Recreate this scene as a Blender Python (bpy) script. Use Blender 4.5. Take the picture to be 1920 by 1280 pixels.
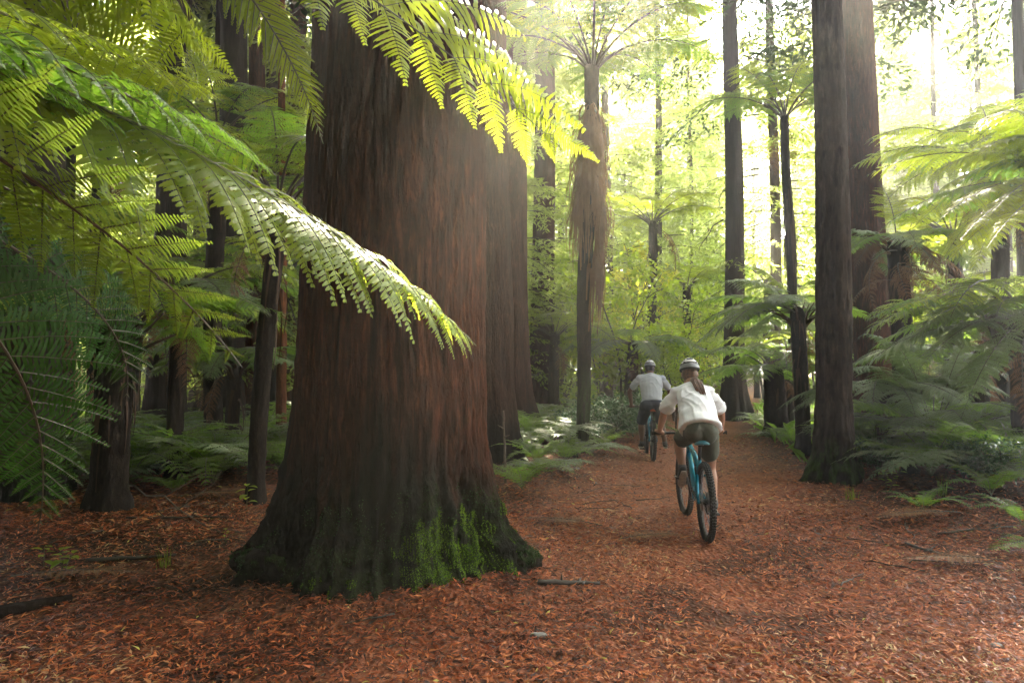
import bpy, math, random
import numpy as np
from mathutils import Vector, Matrix, Euler

# ------------------------------------------------------------------ scene, camera, light
sc = bpy.context.scene
for o in list(bpy.data.objects):
    bpy.data.objects.remove(o)
COL = sc.collection
PI = math.pi
R = math.radians

EYE = 1.48
PITCH = R(2.8)
FPX = 1280.0                       # focal length in pixels of the 1920 px wide photograph
cd = bpy.data.cameras.new('camera')
cam = bpy.data.objects.new('camera', cd)
COL.objects.link(cam)
cd.sensor_width = 36.0
cd.lens = 24.0
cd.clip_start = 0.05
cd.clip_end = 900.0
cam.location = (0, 0, EYE)
cam.rotation_euler = (R(90) + PITCH, 0, 0)
cd.dof.use_dof = False
sc.camera = cam

SUN_AZ = R(13)                      # to the right of straight ahead
SUN_EL = R(45)
world = bpy.data.worlds.new('World')
sc.world = world
world.use_nodes = True
wn = world.node_tree
wn.nodes.clear()
wo = wn.nodes.new('ShaderNodeOutputWorld')
bg = wn.nodes.new('ShaderNodeBackground')
sky = wn.nodes.new('ShaderNodeTexSky')
sky.sky_type = 'NISHITA'
sky.sun_disc = False
sky.sun_elevation = SUN_EL
sky.sun_rotation = SUN_AZ
sky.air_density = 1.0
sky.dust_density = 4.0
sky.ozone_density = 1.0
hs = wn.nodes.new('ShaderNodeHueSaturation')          # milky overcast: the blue is mostly washed out
hs.inputs['Saturation'].default_value = 0.15
wn.links.new(sky.outputs[0], hs.inputs['Color'])
wn.links.new(hs.outputs[0], bg.inputs[0])
wn.links.new(bg.outputs[0], wo.inputs[0])
bg.inputs[1].default_value = 0.14

sd = bpy.data.lights.new('sun', 'SUN')
sd.energy = 4.6
sd.angle = R(1.0)
sd.color = (1.0, 0.90, 0.68)
sun = bpy.data.objects.new('sun', sd)
COL.objects.link(sun)
sdir = Vector((math.sin(SUN_AZ) * math.cos(SUN_EL), math.cos(SUN_AZ) * math.cos(SUN_EL), math.sin(SUN_EL)))
sun.rotation_euler = sdir.to_track_quat('Z', 'Y').to_euler()
sun.location = sdir * 60

vs = sc.view_settings
vs.view_transform = 'Standard'
vs.look = 'None'
vs.gamma = 1.0
vs.use_curve_mapping = False
vs.exposure = 4.8
sc.display_settings.display_device = 'sRGB'
cy = sc.cycles
cy.use_denoising = True
try:
    cy.denoiser = 'OPENIMAGEDENOISE'
except Exception:
    pass
cy.use_adaptive_sampling = True
cy.adaptive_threshold = 0.01
cy.max_bounces = 7
cy.diffuse_bounces = 3
cy.glossy_bounces = 2
cy.transmission_bounces = 4
cy.volume_bounces = 0
cy.transparent_max_bounces = 8
cy.sample_clamp_indirect = 6.0
cy.caustics_reflective = False
cy.caustics_refractive = False

# ------------------------------------------------------------------ helpers
def at(px, py, Y):
    """world point seen at pixel (px, py) of the photograph, Y metres ahead of the camera"""
    u = (px - 960.0) / FPX
    v = (640.0 - py) / FPX
    c, s = math.cos(PITCH), math.sin(PITCH)
    k = Y / (c - v * s)
    return Vector((u * k, Y, EYE + (s + v * c) * k))

def _h(*ints, seed=0):
    v = np.uint32(seed * 2654435761 % 4294967296)
    out = np.zeros(np.broadcast(*ints).shape, dtype=np.uint32) + v
    for i, a in enumerate(ints):
        a = np.asarray(a).astype(np.int64).astype(np.uint32)
        out = (out ^ (a * np.uint32(374761393 + 2 * i * 668265263 % 4294967295 & 0xffffffff))) & np.uint32(0xffffffff)
        out = out * np.uint32(2246822519)
        out = out ^ (out >> np.uint32(13))
        out = out * np.uint32(3266489917)
        out = out ^ (out >> np.uint32(16))
    return out.astype(np.float64) / 4294967295.0

def noise2(u, v, seed=0, wrap=0):
    u = np.asarray(u, float); v = np.asarray(v, float)
    iu = np.floor(u).astype(np.int64); iv = np.floor(v).astype(np.int64)
    fu = u - iu; fv = v - iv
    fu = fu * fu * (3 - 2 * fu); fv = fv * fv * (3 - 2 * fv)
    w = (lambda a: np.mod(a, wrap)) if wrap else (lambda a: a)
    a = _h(w(iu), iv, seed=seed); b = _h(w(iu + 1), iv, seed=seed)
    c = _h(w(iu), iv + 1, seed=seed); d = _h(w(iu + 1), iv + 1, seed=seed)
    return (a * (1 - fu) + b * fu) * (1 - fv) + (c * (1 - fu) + d * fu) * fv

def noise3(x, y, z, seed=0):
    k = np.floor(z).astype(np.int64); f = z - k; f = f * f * (3 - 2 * f)
    def layer(kk):
        iu = np.floor(x).astype(np.int64); iv = np.floor(y).astype(np.int64)
        fu = x - iu; fv = y - iv
        fu = fu * fu * (3 - 2 * fu); fv = fv * fv * (3 - 2 * fv)
        a = _h(iu, iv, kk, seed=seed); b = _h(iu + 1, iv, kk, seed=seed)
        c = _h(iu, iv + 1, kk, seed=seed); d = _h(iu + 1, iv + 1, kk, seed=seed)
        return (a * (1 - fu) + b * fu) * (1 - fv) + (c * (1 - fu) + d * fu) * fv
    return layer(k) * (1 - f) + layer(k + 1) * f

def sstep(a, b, x):
    t = np.clip((np.asarray(x, float) - a) / (b - a), 0, 1)
    return t * t * (3 - 2 * t)

def nrm(a):
    return a / np.maximum(np.linalg.norm(a, axis=-1, keepdims=True), 1e-9)

def np_mesh(name, V, faces, mats, mat_idx=None, smooth=True, attrs=None):
    """V n x 3; faces: list of int arrays (n x k); mat_idx: list of arrays/ints matching faces"""
    me = bpy.data.meshes.new(name)
    V = np.asarray(V, dtype=np.float32)
    faces = [np.asarray(f, dtype=np.int32) for f in faces if len(f)]
    nl = sum(f.size for f in faces); npoly = sum(len(f) for f in faces)
    me.vertices.add(len(V)); me.vertices.foreach_set('co', V.ravel())
    me.loops.add(nl)
    me.loops.foreach_set('vertex_index', np.concatenate([f.ravel() for f in faces]))
    starts, at_ = [], 0
    for f in faces:
        k = f.shape[1]
        starts.append(np.arange(len(f), dtype=np.int32) * k + at_); at_ += f.size
    me.polygons.add(npoly)
    me.polygons.foreach_set('loop_start', np.concatenate(starts))
    for m in mats:
        me.materials.append(m)
    if mat_idx is not None:
        mi = np.concatenate([np.full(len(f), m, dtype=np.int32) if np.isscalar(m) else np.asarray(m, dtype=np.int32) for f, m in zip(faces, mat_idx)])
        me.polygons.foreach_set('material_index', mi)
    me.polygons.foreach_set('use_smooth', np.full(npoly, bool(smooth)))
    if attrs:
        for k, a in attrs.items():
            at2 = me.attributes.new(k, 'FLOAT', 'POINT')
            at2.data.foreach_set('value', np.asarray(a, dtype=np.float32))
    me.update(calc_edges=True)
    return me

def link(name, me, parent=None):
    o = bpy.data.objects.new(name, me)
    COL.objects.link(o)
    if parent is not None:
        o.parent = parent
    return o

def tag(o, label=None, cat=None, group=None, kind=None):
    if label: o['label'] = label
    if cat: o['category'] = cat
    if group: o['group'] = group
    if kind: o['kind'] = kind
    return o

def thing(name, label, cat, loc=(0, 0, 0), rz=0.0, group=None):
    o = bpy.data.objects.new(name, None)
    o.empty_display_size = 0.2
    COL.objects.link(o)
    o.location = loc; o.rotation_euler = (0, 0, rz)
    return tag(o, label, cat, group)

class MB:
    """collects tubes, boxes and ellipsoids into one mesh"""
    def __init__(s):
        s.V, s.F4, s.M4, s.F3, s.M3, s.n = [], [], [], [], [], 0
    def add(s, V, quads=None, tris=None, m=0):
        V = np.asarray(V, float).reshape(-1, 3)
        if quads is not None and len(quads):
            q = np.asarray(quads, int) + s.n; s.F4.append(q); s.M4.append(np.full(len(q), m))
        if tris is not None and len(tris):
            q = np.asarray(tris, int) + s.n; s.F3.append(q); s.M3.append(np.full(len(q), m))
        s.V.append(V); s.n += len(V)
        return s
    def tube(s, pts, rad, seg=8, m=0, cap=True, flat=1.0, closed=False, up=None):
        P = np.array([tuple(p) for p in pts], float)
        n = len(P)
        r = np.full(n, float(rad)) if np.isscalar(rad) else np.asarray(rad, float)
        T = np.gradient(P, axis=0) if not closed else (np.roll(P, -1, 0) - np.roll(P, 1, 0))
        T = nrm(T)
        u = np.array(up, float) if up is not None else (np.array([0, 0, 1.0]) if abs(T[0][2]) < 0.9 else np.array([1.0, 0, 0]))
        rings = []
        for i in range(n):
            u = u - T[i] * np.dot(u, T[i])
            if np.linalg.norm(u) < 1e-5:
                u = np.array([1.0, 0.3, 0.2]); u = u - T[i] * np.dot(u, T[i])
            u = u / np.linalg.norm(u)
            b = np.cross(T[i], u)
            a = np.arange(seg) / seg * 2 * PI
            rings.append(P[i] + r[i] * (np.outer(np.cos(a), b) + flat * np.outer(np.sin(a), u)))
        V = np.concatenate(rings)
        q = []
        for i in range(n if closed else n - 1):
            j = (i + 1) % n
            for k in range(seg):
                k2 = (k + 1) % seg
                q.append((i * seg + k, i * seg + k2, j * seg + k2, j * seg + k))
        t = []
        if cap and not closed:
            V = np.concatenate([V, P[:1], P[-1:]])
            for k in range(seg):
                k2 = (k + 1) % seg
                t.append((n * seg, k2, k)); t.append((n * seg + 1, (n - 1) * seg + k, (n - 1) * seg + k2))
        return s.add(V, q, t, m)
    def box(s, c, size, rot=None, m=0):
        hx, hy, hz = size[0] / 2, size[1] / 2, size[2] / 2
        V = np.array([(x, y, z) for x in (-hx, hx) for y in (-hy, hy) for z in (-hz, hz)])
        if rot is not None:
            V = V @ np.array(Euler(rot).to_matrix()).T
        V = V + np.array(tuple(c))
        return s.add(V, [(0, 1, 3, 2), (4, 6, 7, 5), (0, 4, 5, 1), (2, 3, 7, 6), (0, 2, 6, 4), (1, 5, 7, 3)], None, m)
    def ell(s, c, rad, seg=16, rings=10, rot=None, m=0):
        rad = (rad,) * 3 if np.isscalar(rad) else rad
        V = [(0, 0, 1.0)]
        for i in range(1, rings):
            th = PI * i / rings
            for k in range(seg):
                V.append((math.sin(th) * math.cos(2 * PI * k / seg), math.sin(th) * math.sin(2 * PI * k / seg), math.cos(th)))
        V.append((0, 0, -1.0))
        V = np.array(V) * np.array(rad)
        if rot is not None:
            V = V @ np.array(Euler(rot).to_matrix()).T
        V = V + np.array(tuple(c))
        q, t = [], []
        for k in range(seg):
            k2 = (k + 1) % seg
            t.append((0, 1 + k, 1 + k2))
            e = 1 + (rings - 2) * seg
            t.append((len(V) - 1, e + k2, e + k))
            for i in range(rings - 2):
                a = 1 + i * seg
                q.append((a + k, a + seg + k, a + seg + k2, a + k2))
        return s.add(V, q, t, m)
    def mesh(s, name, mats, smooth=True, attrs=None):
        fs, ms = [], []
        if s.F4: fs.append(np.concatenate(s.F4)); ms.append(np.concatenate(s.M4))
        if s.F3: fs.append(np.concatenate(s.F3)); ms.append(np.concatenate(s.M3))
        return np_mesh(name, np.concatenate(s.V), fs, mats, ms, smooth, attrs)
    def build(s, name, mats, parent=None, smooth=True, attrs=None):
        if not isinstance(mats, (list, tuple)): mats = [mats]
        return link(name, s.mesh(name, mats, smooth, attrs), parent)

# ------------------------------------------------------------------ materials
def new_mat(name):
    m = bpy.data.materials.new(name); m.use_nodes = True
    nt = m.node_tree; nt.nodes.clear()
    out = nt.nodes.new('ShaderNodeOutputMaterial')
    b = nt.nodes.new('ShaderNodeBsdfPrincipled')
    nt.links.new(b.outputs[0], out.inputs[0])
    return m, nt, b, out

def node(nt, t, **kw):
    n = nt.nodes.new(t)
    for k, v in kw.items():
        setattr(n, k, v)
    return n

def ramp(nt, fac, stops):
    r = nt.nodes.new('ShaderNodeValToRGB')
    el = r.color_ramp.elements
    while len(el) > 1: el.remove(el[-1])
    el[0].position = stops[0][0]; el[0].color = (*stops[0][1], 1)
    for p, c in stops[1:]:
        e = el.new(p); e.color = (*c, 1)
    nt.links.new(fac, r.inputs[0])
    return r.outputs[0]

def noise_tex(nt, scale, detail=4, rough=0.6, coord='Object', stretch=(1, 1, 1), distort=0.0):
    tc = node(nt, 'ShaderNodeTexCoord')
    mp = node(nt, 'ShaderNodeMapping')
    mp.inputs['Scale'].default_value = stretch
    nt.links.new(tc.outputs[coord], mp.inputs[0])
    n = node(nt, 'ShaderNodeTexNoise')
    n.inputs['Scale'].default_value = scale; n.inputs['Detail'].default_value = detail
    n.inputs['Roughness'].default_value = rough; n.inputs['Distortion'].default_value = distort
    nt.links.new(mp.outputs[0], n.inputs['Vector'])
    return n.outputs['Fac']

def mixc(nt, fac, a, b, mode='MIX'):
    m = node(nt, 'ShaderNodeMix', data_type='RGBA', blend_type=mode)
    for s, v in ((m.inputs[0], fac), (m.inputs[6], a), (m.inputs[7], b)):
        if hasattr(v, 'is_linked') or isinstance(v, bpy.types.NodeSocket): nt.links.new(v, s)
        elif isinstance(v, (int, float)): s.default_value = v
        else: s.default_value = (*v, 1)
    return m.outputs[2]

def bump(nt, b, h, strength=0.5, dist=0.02):
    n = node(nt, 'ShaderNodeBump')
    n.inputs['Strength'].default_value = strength; n.inputs['Distance'].default_value = dist
    nt.links.new(h, n.inputs['Height']); nt.links.new(n.outputs[0], b.inputs['Normal'])

def attr(nt, name):
    a = node(nt, 'ShaderNodeAttribute'); a.attribute_name = name
    return a.outputs['Fac']

def simple(name, col, rough=0.5, metal=0.0, var=0.12, scale=30, spec=0.5):
    m, nt, b, o = new_mat(name)
    f = noise_tex(nt, scale, 3)
    c2 = tuple(max(0, c * (1 - 2.5 * var)) for c in col); c1 = tuple(c * (1 + var) for c in col)
    nt.links.new(ramp(nt, f, [(0.3, c2), (0.7, c1)]), b.inputs['Base Color'])
    b.inputs['Roughness'].default_value = rough; b.inputs['Metallic'].default_value = metal
    b.inputs['Specular IOR Level'].default_value = spec
    return m

def leaf_mat(name, dark, light, trans, tmix=0.45, rough=0.36, spec=0.5, rand=0.5):
    """two-sided leaf: glossy reflecting coat over colour, light shining through"""
    m, nt, b, out = new_mat(name)
    oi = node(nt, 'ShaderNodeObjectInfo')
    n1 = noise_tex(nt, 2.3, 3)
    add = node(nt, 'ShaderNodeMath', operation='MULTIPLY_ADD')
    nt.links.new(oi.outputs['Random'], add.inputs[0]); add.inputs[1].default_value = rand
    nt.links.new(n1, add.inputs[2])
    sub = node(nt, 'ShaderNodeMath', operation='SUBTRACT'); nt.links.new(add.outputs[0], sub.inputs[0]); sub.inputs[1].default_value = rand * 0.5
    c = ramp(nt, sub.outputs[0], [(0.25, dark), (0.75, light)])
    spots = noise_tex(nt, 34.0, 2)
    c = mixc(nt, ramp(nt, spots, [(0.66, (0, 0, 0)), (0.74, (.7, .7, .7))]), c, (0.13, 0.085, 0.02))
    nt.links.new(c, b.inputs['Base Color'])
    b.inputs['Roughness'].default_value = rough
    b.inputs['Specular IOR Level'].default_value = spec
    t = node(nt, 'ShaderNodeBsdfTranslucent')
    tc = ramp(nt, sub.outputs[0], [(0.2, tuple(x * 0.65 for x in trans)), (0.8, trans)])
    nt.links.new(tc, t.inputs[0])
    mx = node(nt, 'ShaderNodeMixShader'); mx.inputs[0].default_value = tmix
    nt.links.new(b.outputs[0], mx.inputs[1]); nt.links.new(t.outputs[0], mx.inputs[2])
    nt.links.new(mx.outputs[0], out.inputs[0])
    return m

M = {}
M['frond'] = leaf_mat('fern_green', (0.04, 0.085, 0.014), (0.085, 0.145, 0.02), (0.30, 0.52, 0.04), 0.55, 0.38, 0.4)
M['frond_lime'] = leaf_mat('fern_lime', (0.08, 0.13, 0.014), (0.135, 0.18, 0.02), (0.56, 0.68, 0.035), 0.6, 0.36, 0.34)
M['frond_dark'] = leaf_mat('fern_blue_green', (0.014, 0.044, 0.009), (0.026, 0.072, 0.013), (0.07, 0.18, 0.018), 0.35, 0.55, 0.12)
M['frond_olive'] = leaf_mat('fern_olive', (0.06, 0.095, 0.02), (0.11, 0.15, 0.03), (0.44, 0.58, 0.05), 0.55, 0.36)
M['frond_dead'] = leaf_mat('fern_dead', (0.11, 0.052, 0.025), (0.26, 0.135, 0.065), (0.26, 0.12, 0.04), 0.25, 0.7, 0.2)
M['frond_old'] = leaf_mat('fern_old_stalks', (0.03, 0.018, 0.012), (0.085, 0.05, 0.03), (0.08, 0.045, 0.02), 0.2, 0.75, 0.2)
M['frond_grey'] = leaf_mat('fern_silvery', (0.10, 0.15, 0.07), (0.19, 0.25, 0.12), (0.22, 0.34, 0.07), 0.32, 0.32)
M['stalk'] = simple('fern_stalk', (0.05, 0.035, 0.02), 0.5)
M['stalk_green'] = simple('fern_stalk_green', (0.10, 0.10, 0.035), 0.5)
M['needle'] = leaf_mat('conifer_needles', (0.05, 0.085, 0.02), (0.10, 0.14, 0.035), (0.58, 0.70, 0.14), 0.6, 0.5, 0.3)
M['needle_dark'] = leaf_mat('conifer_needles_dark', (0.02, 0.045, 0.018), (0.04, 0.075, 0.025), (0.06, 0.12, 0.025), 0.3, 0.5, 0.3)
M['leaf_bright'] = leaf_mat('broadleaf_bright', (0.08, 0.15, 0.015), (0.14, 0.22, 0.02), (0.55, 0.72, 0.03), 0.6, 0.35)
M['leaf_yellow'] = leaf_mat('broadleaf_yellow', (0.26, 0.27, 0.02), (0.40, 0.40, 0.03), (0.85, 0.84, 0.05), 0.58, 0.4)
M['leaf_glossy'] = leaf_mat('broadleaf_glossy', (0.025, 0.08, 0.03), (0.05, 0.13, 0.045), (0.08, 0.2, 0.03), 0.25, 0.28, 0.6)
M['moss'] = leaf_mat('moss_tufts', (0.06, 0.13, 0.008), (0.15, 0.26, 0.014), (0.26, 0.44, 0.015), 0.35, 0.7, 0.2)
M['moss_dark'] = leaf_mat('moss_dark_tufts', (0.015, 0.045, 0.015), (0.035, 0.08, 0.02), (0.04, 0.09, 0.02), 0.3, 0.7, 0.2)
M['twig'] = simple('twig_bark', (0.05, 0.038, 0.028), 0.8)

def bark_mat(name, lo, mid, hi, moss=(0.05, 0.09, 0.015), stain=(0.004, 0.0045, 0.0028), fs=(9, 9, 0.7), bs=0.6, bd=0.03):
    m, nt, b, out = new_mat(name)
    f1 = noise_tex(nt, 3.0, 8, 0.65, stretch=fs, distort=0.4)
    f2 = noise_tex(nt, 1.1, 3, 0.55, stretch=(1.2, 1.2, 0.6))
    f3 = noise_tex(nt, 14.0, 6, 0.7, stretch=(fs[0] * .35, fs[1] * .35, fs[2] * .8))
    c = ramp(nt, f1, [(0.30, lo), (0.52, mid), (0.74, hi)])
    c = mixc(nt, ramp(nt, f2, [(0.35, (0, 0, 0)), (0.7, (0.6, 0.6, 0.6))]), c, lo)
    rg = attr(nt, 'ridge')                       # bark colour goes darker where the ridge value is low
    c = mixc(nt, ramp(nt, rg, [(0.25, (0.75, 0.75, 0.75)), (0.6, (0, 0, 0))]), c, tuple(x * 0.45 for x in lo))
    # dark wet algae stain with a ragged edge
    st = attr(nt, 'stain')
    c = mixc(nt, st, c, mixc(nt, f3, stain, tuple(x * 2.4 for x in stain)))
    ms = attr(nt, 'moss')
    ad = node(nt, 'ShaderNodeMath', operation='MULTIPLY'); nt.links.new(ms, ad.inputs[0])
    nt.links.new(ramp(nt, f3, [(0.35, (0.25,) * 3), (0.6, (1, 1, 1))]), ad.inputs[1])
    c = mixc(nt, ad.outputs[0], c, mixc(nt, f3, tuple(x * 0.4 for x in moss), moss))
    nt.links.new(c, b.inputs['Base Color'])
    b.inputs['Roughness'].default_value = 0.85
    b.inputs['Specular IOR Level'].default_value = 0.06
    hmix = node(nt, 'ShaderNodeMath', operation='MULTIPLY_ADD')
    nt.links.new(f3, hmix.inputs[0]); hmix.inputs[1].default_value = 0.6; nt.links.new(f1, hmix.inputs[2])
    bump(nt, b, hmix.outputs[0], bs, bd)
    return m

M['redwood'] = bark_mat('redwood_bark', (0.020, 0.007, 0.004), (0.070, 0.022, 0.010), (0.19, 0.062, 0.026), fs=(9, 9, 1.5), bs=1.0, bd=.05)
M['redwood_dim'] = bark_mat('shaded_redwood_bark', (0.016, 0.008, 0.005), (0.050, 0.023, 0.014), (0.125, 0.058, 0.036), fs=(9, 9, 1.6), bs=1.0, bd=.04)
M['greybark'] = bark_mat('grey_brown_bark', (0.020, 0.014, 0.011), (0.052, 0.036, 0.027), (0.115, 0.082, 0.06), fs=(6, 6, 1.6), bs=0.7)
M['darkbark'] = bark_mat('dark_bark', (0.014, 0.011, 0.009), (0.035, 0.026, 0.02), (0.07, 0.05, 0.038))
M['fibre'] = bark_mat('fern_trunk_fibre', (0.008, 0.007, 0.006), (0.024, 0.018, 0.013), (0.06, 0.042, 0.03), moss=(0.05, 0.085, 0.02), fs=(10, 10, 3))
M['rust'] = bark_mat('rusty_bark', (0.06, 0.024, 0.012), (0.16, 0.06, 0.028), (0.34, 0.14, 0.06), fs=(8, 8, 1.6))
# ------------------------------------------------------------------ ground and path
def path_x(y):
    return np.interp(y, [0, 3, 6, 12, 17, 22, 30, 45, 80], [0.75, 1.05, 1.6, 3.0, 4.35, 5.9, 9.0, 16, 34])
def path_w(y):
    return np.interp(y, [0, 3, 6, 9, 12, 22, 40], [2.3, 2.0, 1.65, 1.5, 1.25, 1.0, 1.0])
def gz(x, y):
    """height of the forest floor"""
    x = np.asarray(x, float); y = np.asarray(y, float)
    d = np.abs(x - path_x(y)) - path_w(y)
    off = sstep(0.0, 3.0, d)
    z = off * (0.10 + 0.22 * (noise2(x * 0.35, y * 0.35, 11) - 0.35)) * sstep(3.5, 8, np.hypot(x, y))
    z = z + 0.05 * off * (noise2(x * 1.4, y * 1.4, 12) - 0.5) + 0.018 * (noise2(x * 2.2, y * 2.2, 13) - 0.5)
    z = z + sstep(20, 70, y) * 1.5 * off
    # litter heaped up round the big trunk
    dt = np.hypot(x + 0.96, y - 5.45)
    z = z + 0.10 * np.exp(-np.maximum(dt - 0.95, 0) ** 2 / 0.10) * (0.6 + 0.8 * noise2(x * 2.5, y * 2.5, 5))
    return z

def gax(lo, hi, c0, c1, step, grow):
    a = list(np.arange(c0, c1 + 1e-6, step))
    s = step
    while a[-1] < hi: s *= grow; a.append(a[-1] + s)
    s = step; b = []
    v = c0
    while v > lo: s *= grow; v -= s; b.append(v)
    return np.array(b[::-1] + a)

gxs = gax(-220, 220, -6, 7, 0.09, 1.13)
gys = gax(-180, 260, 1.2, 14, 0.09, 1.1)
GX, GY = np.meshgrid(gxs, gys)
GZ = gz(GX, GY) + 0.006 * (noise2(GX * 11, GY * 11, 3) - 0.5)
nx, ny = len(gxs), len(gys)
V = np.stack([GX.ravel(), GY.ravel(), GZ.ravel()], 1)
i, j = np.meshgrid(np.arange(nx - 1), np.arange(ny - 1))
a = (j * nx + i).ravel()
F = np.stack([a, a + 1, a + nx + 1, a + nx], 1)
cx = V[F].mean(1)
edge = path_w(cx[:, 1]) + 0.5 * (noise2(cx[:, 0] * 1.3, cx[:, 1] * 1.3, 21) - 0.5)
onp = (np.abs(cx[:, 0] - path_x(cx[:, 1])) < edge) & (cx[:, 1] > -8) & (cx[:, 1] < 70)

gm, nt, b, out = new_mat('forest_floor')
n1 = noise_tex(nt, 1.0, 4, 0.6, stretch=(0.7, 0.7, 0.7))
n2 = noise_tex(nt, 38.0, 6, 0.75)
tc = node(nt, 'ShaderNodeTexCoord')
vo = node(nt, 'ShaderNodeTexVoronoi', feature='F1'); vo.inputs['Scale'].default_value = 34
mp = node(nt, 'ShaderNodeMapping'); mp.inputs['Scale'].default_value = (1, 0.55, 1); mp.inputs['Rotation'].default_value = (0, 0, 0.5)
nt.links.new(tc.outputs['Object'], mp.inputs[0]); nt.links.new(mp.outputs[0], vo.inputs['Vector'])
fib = ramp(nt, vo.outputs['Color'], [(0.1, (0.035, 0.014, 0.008)), (0.45, (0.11, 0.038, 0.018)), (0.7, (0.20, 0.075, 0.035)), (0.95, (0.34, 0.16, 0.085))])
soil = ramp(nt, n2, [(0.3, (0.012, 0.008, 0.006)), (0.55, (0.05, 0.021, 0.012)), (0.8, (0.13, 0.05, 0.024))])
c = mixc(nt, ramp(nt, n1, [(0.3, (0.25,) * 3), (0.6, (0.75,) * 3)]), soil, fib)
pth = attr(nt, 'path')
c = mixc(nt, pth, c, mixc(nt, 0.55, fib, (0.25, 0.085, 0.04)))
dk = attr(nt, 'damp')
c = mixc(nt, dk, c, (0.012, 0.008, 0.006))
nt.links.new(c, b.inputs['Base Color'])
b.inputs['Roughness'].default_value = 0.8
b.inputs['Specular IOR Level'].default_value = 0.1
bump(nt, b, vo.outputs['Distance'], 0.7, 0.03)
M['floor'] = gm

pv = 1 - sstep(-0.5, 0.6, np.abs(V[:, 0] - path_x(V[:, 1])) - path_w(V[:, 1]) + 0.7 * (noise2(V[:, 0] * 1.7, V[:, 1] * 1.7, 8) - 0.5))
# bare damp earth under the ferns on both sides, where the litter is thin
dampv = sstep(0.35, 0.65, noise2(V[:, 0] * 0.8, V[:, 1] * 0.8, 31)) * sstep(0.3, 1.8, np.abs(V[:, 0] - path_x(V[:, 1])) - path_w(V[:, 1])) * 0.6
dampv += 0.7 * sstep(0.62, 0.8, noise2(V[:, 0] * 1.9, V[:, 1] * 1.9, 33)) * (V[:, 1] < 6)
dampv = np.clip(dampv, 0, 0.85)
for nm, sel in (('forest_floor', ~onp), ('path', onp)):
    used = np.unique(F[sel]); remap = np.full(len(V), -1); remap[used] = np.arange(len(used))
    me = np_mesh(nm, V[used], [remap[F[sel]]], [gm], None, True, {'path': pv[used], 'damp': dampv[used]})
    tag(link(nm, me), kind='structure')

# ------------------------------------------------------------------ fallen leaf litter (nobody could count it)
def litter_mat():
    m, nt, b, out = new_mat('leaf_litter')
    a = attr(nt, 'tone')
    c = ramp(nt, a, [(0.0, (0.022, 0.011, 0.008)), (0.22, (0.065, 0.016, 0.007)), (0.5, (0.22, 0.047, 0.013)), (0.72, (0.37, 0.095, 0.026)), (0.9, (0.50, 0.18, 0.06)), (0.98, (0.42, 0.25, 0.13)), (1.0, (0.40, 0.36, 0.08))])
    nt.links.new(c, b.inputs['Base Color'])
    b.inputs['Roughness'].default_value = 0.5
    b.inputs['Specular IOR Level'].default_value = 0.2
    t = node(nt, 'ShaderNodeBsdfTranslucent'); nt.links.new(c, t.inputs[0])
    mx = node(nt, 'ShaderNodeMixShader'); mx.inputs[0].default_value = 0.15
    nt.links.new(b.outputs[0], mx.inputs[1]); nt.links.new(t.outputs[0], mx.inputs[2]); nt.links.new(mx.outputs[0], out.inputs[0])
    return m
M['litter'] = litter_mat()

def litter(name, label, n, ylo, yhi, size, seed, zup=0.012):
    rng = np.random.default_rng(seed)
    # more pieces close to the walker's feet
    y = ylo + (yhi - ylo) * rng.random(n * 3) ** 1.35
    half = 0.80 * y + 1.5
    x = (rng.random(n * 3) * 2 - 1) * half
    d = np.abs(x - path_x(y)) - path_w(y)
    dens = np.clip(1.0 - 0.35 * sstep(0.5, 3, d), 0, 1) * (0.35 + 0.9 * noise2(x * 1.2, y * 1.2, seed + 4))
    dens *= half / half.max() * 0.9 + 0.1
    dens *= 1 - .7 * np.exp(-((x - path_x(y)) / .5) ** 2) * (y > 4)
    dt = np.hypot(x + 0.96, y - 5.45)
    keep = (rng.random(n * 3) < dens * 1.3) & (dt > 0.98)
    x, y = x[keep][:n], y[keep][:n]
    n = len(x)
    z = gz(x, y) + rng.random(n) * zup + 0.004
    L = size * (0.45 + 1.1 * rng.random(n) ** 1.5)
    W = L * (0.10 + 0.16 * rng.random(n))
    az = rng.random(n) * 2 * PI
    tilt = (rng.random(n) - 0.5) * 0.7
    roll = (rng.random(n) - 0.5) * 1.2
    d_ = np.stack([np.cos(az) * np.cos(tilt), np.sin(az) * np.cos(tilt), np.sin(tilt)], 1)
    s_ = np.stack([-np.sin(az), np.cos(az), 0 * az], 1)
    u_ = np.cross(d_, s_)
    s_ = s_ * np.cos(roll)[:, None] + u_ * np.sin(roll)[:, None]
    u_ = np.cross(d_, s_)
    c = np.stack([x, y, z + np.abs(np.sin(tilt)) * L * 0.35], 1)
    curl = (rng.random(n) - 0.4)[:, None] * L[:, None] * 0.22
    Lc, Wc = L[:, None], W[:, None]
    bend = (rng.random(n) - 0.5)[:, None] * Lc * 0.3
    p0 = c - d_ * Lc / 2
    p1 = c - d_ * Lc * 0.1 + s_ * (Wc / 2 + bend) + u_ * curl
    p2 = c + d_ * Lc / 2 + s_ * bend * 0.5
    p3 = c - d_ * Lc * 0.1 - s_ * (Wc / 2 - bend) + u_ * curl
    Vv = np.stack([p0, p1, p2, p3], 1).reshape(-1, 3)
    k = np.arange(n) * 4
    F3 = np.concatenate([np.stack([k, k + 1, k + 3], 1), np.stack([k + 1, k + 2, k + 3], 1)])
    tone = np.clip(0.05 + 0.9 * rng.random(n) ** 1.05 + 0.3 * (noise2(x * 0.9, y * 0.9, 77) - 0.5), 0, 0.985)
    tone[rng.random(n) < 0.006] = 1.0
    me = np_mesh(name, Vv, [F3], [M['litter']], None, False, {'tone': np.repeat(tone, 4)})
    tag(link(name, me), label, None, None, 'stuff')

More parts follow.
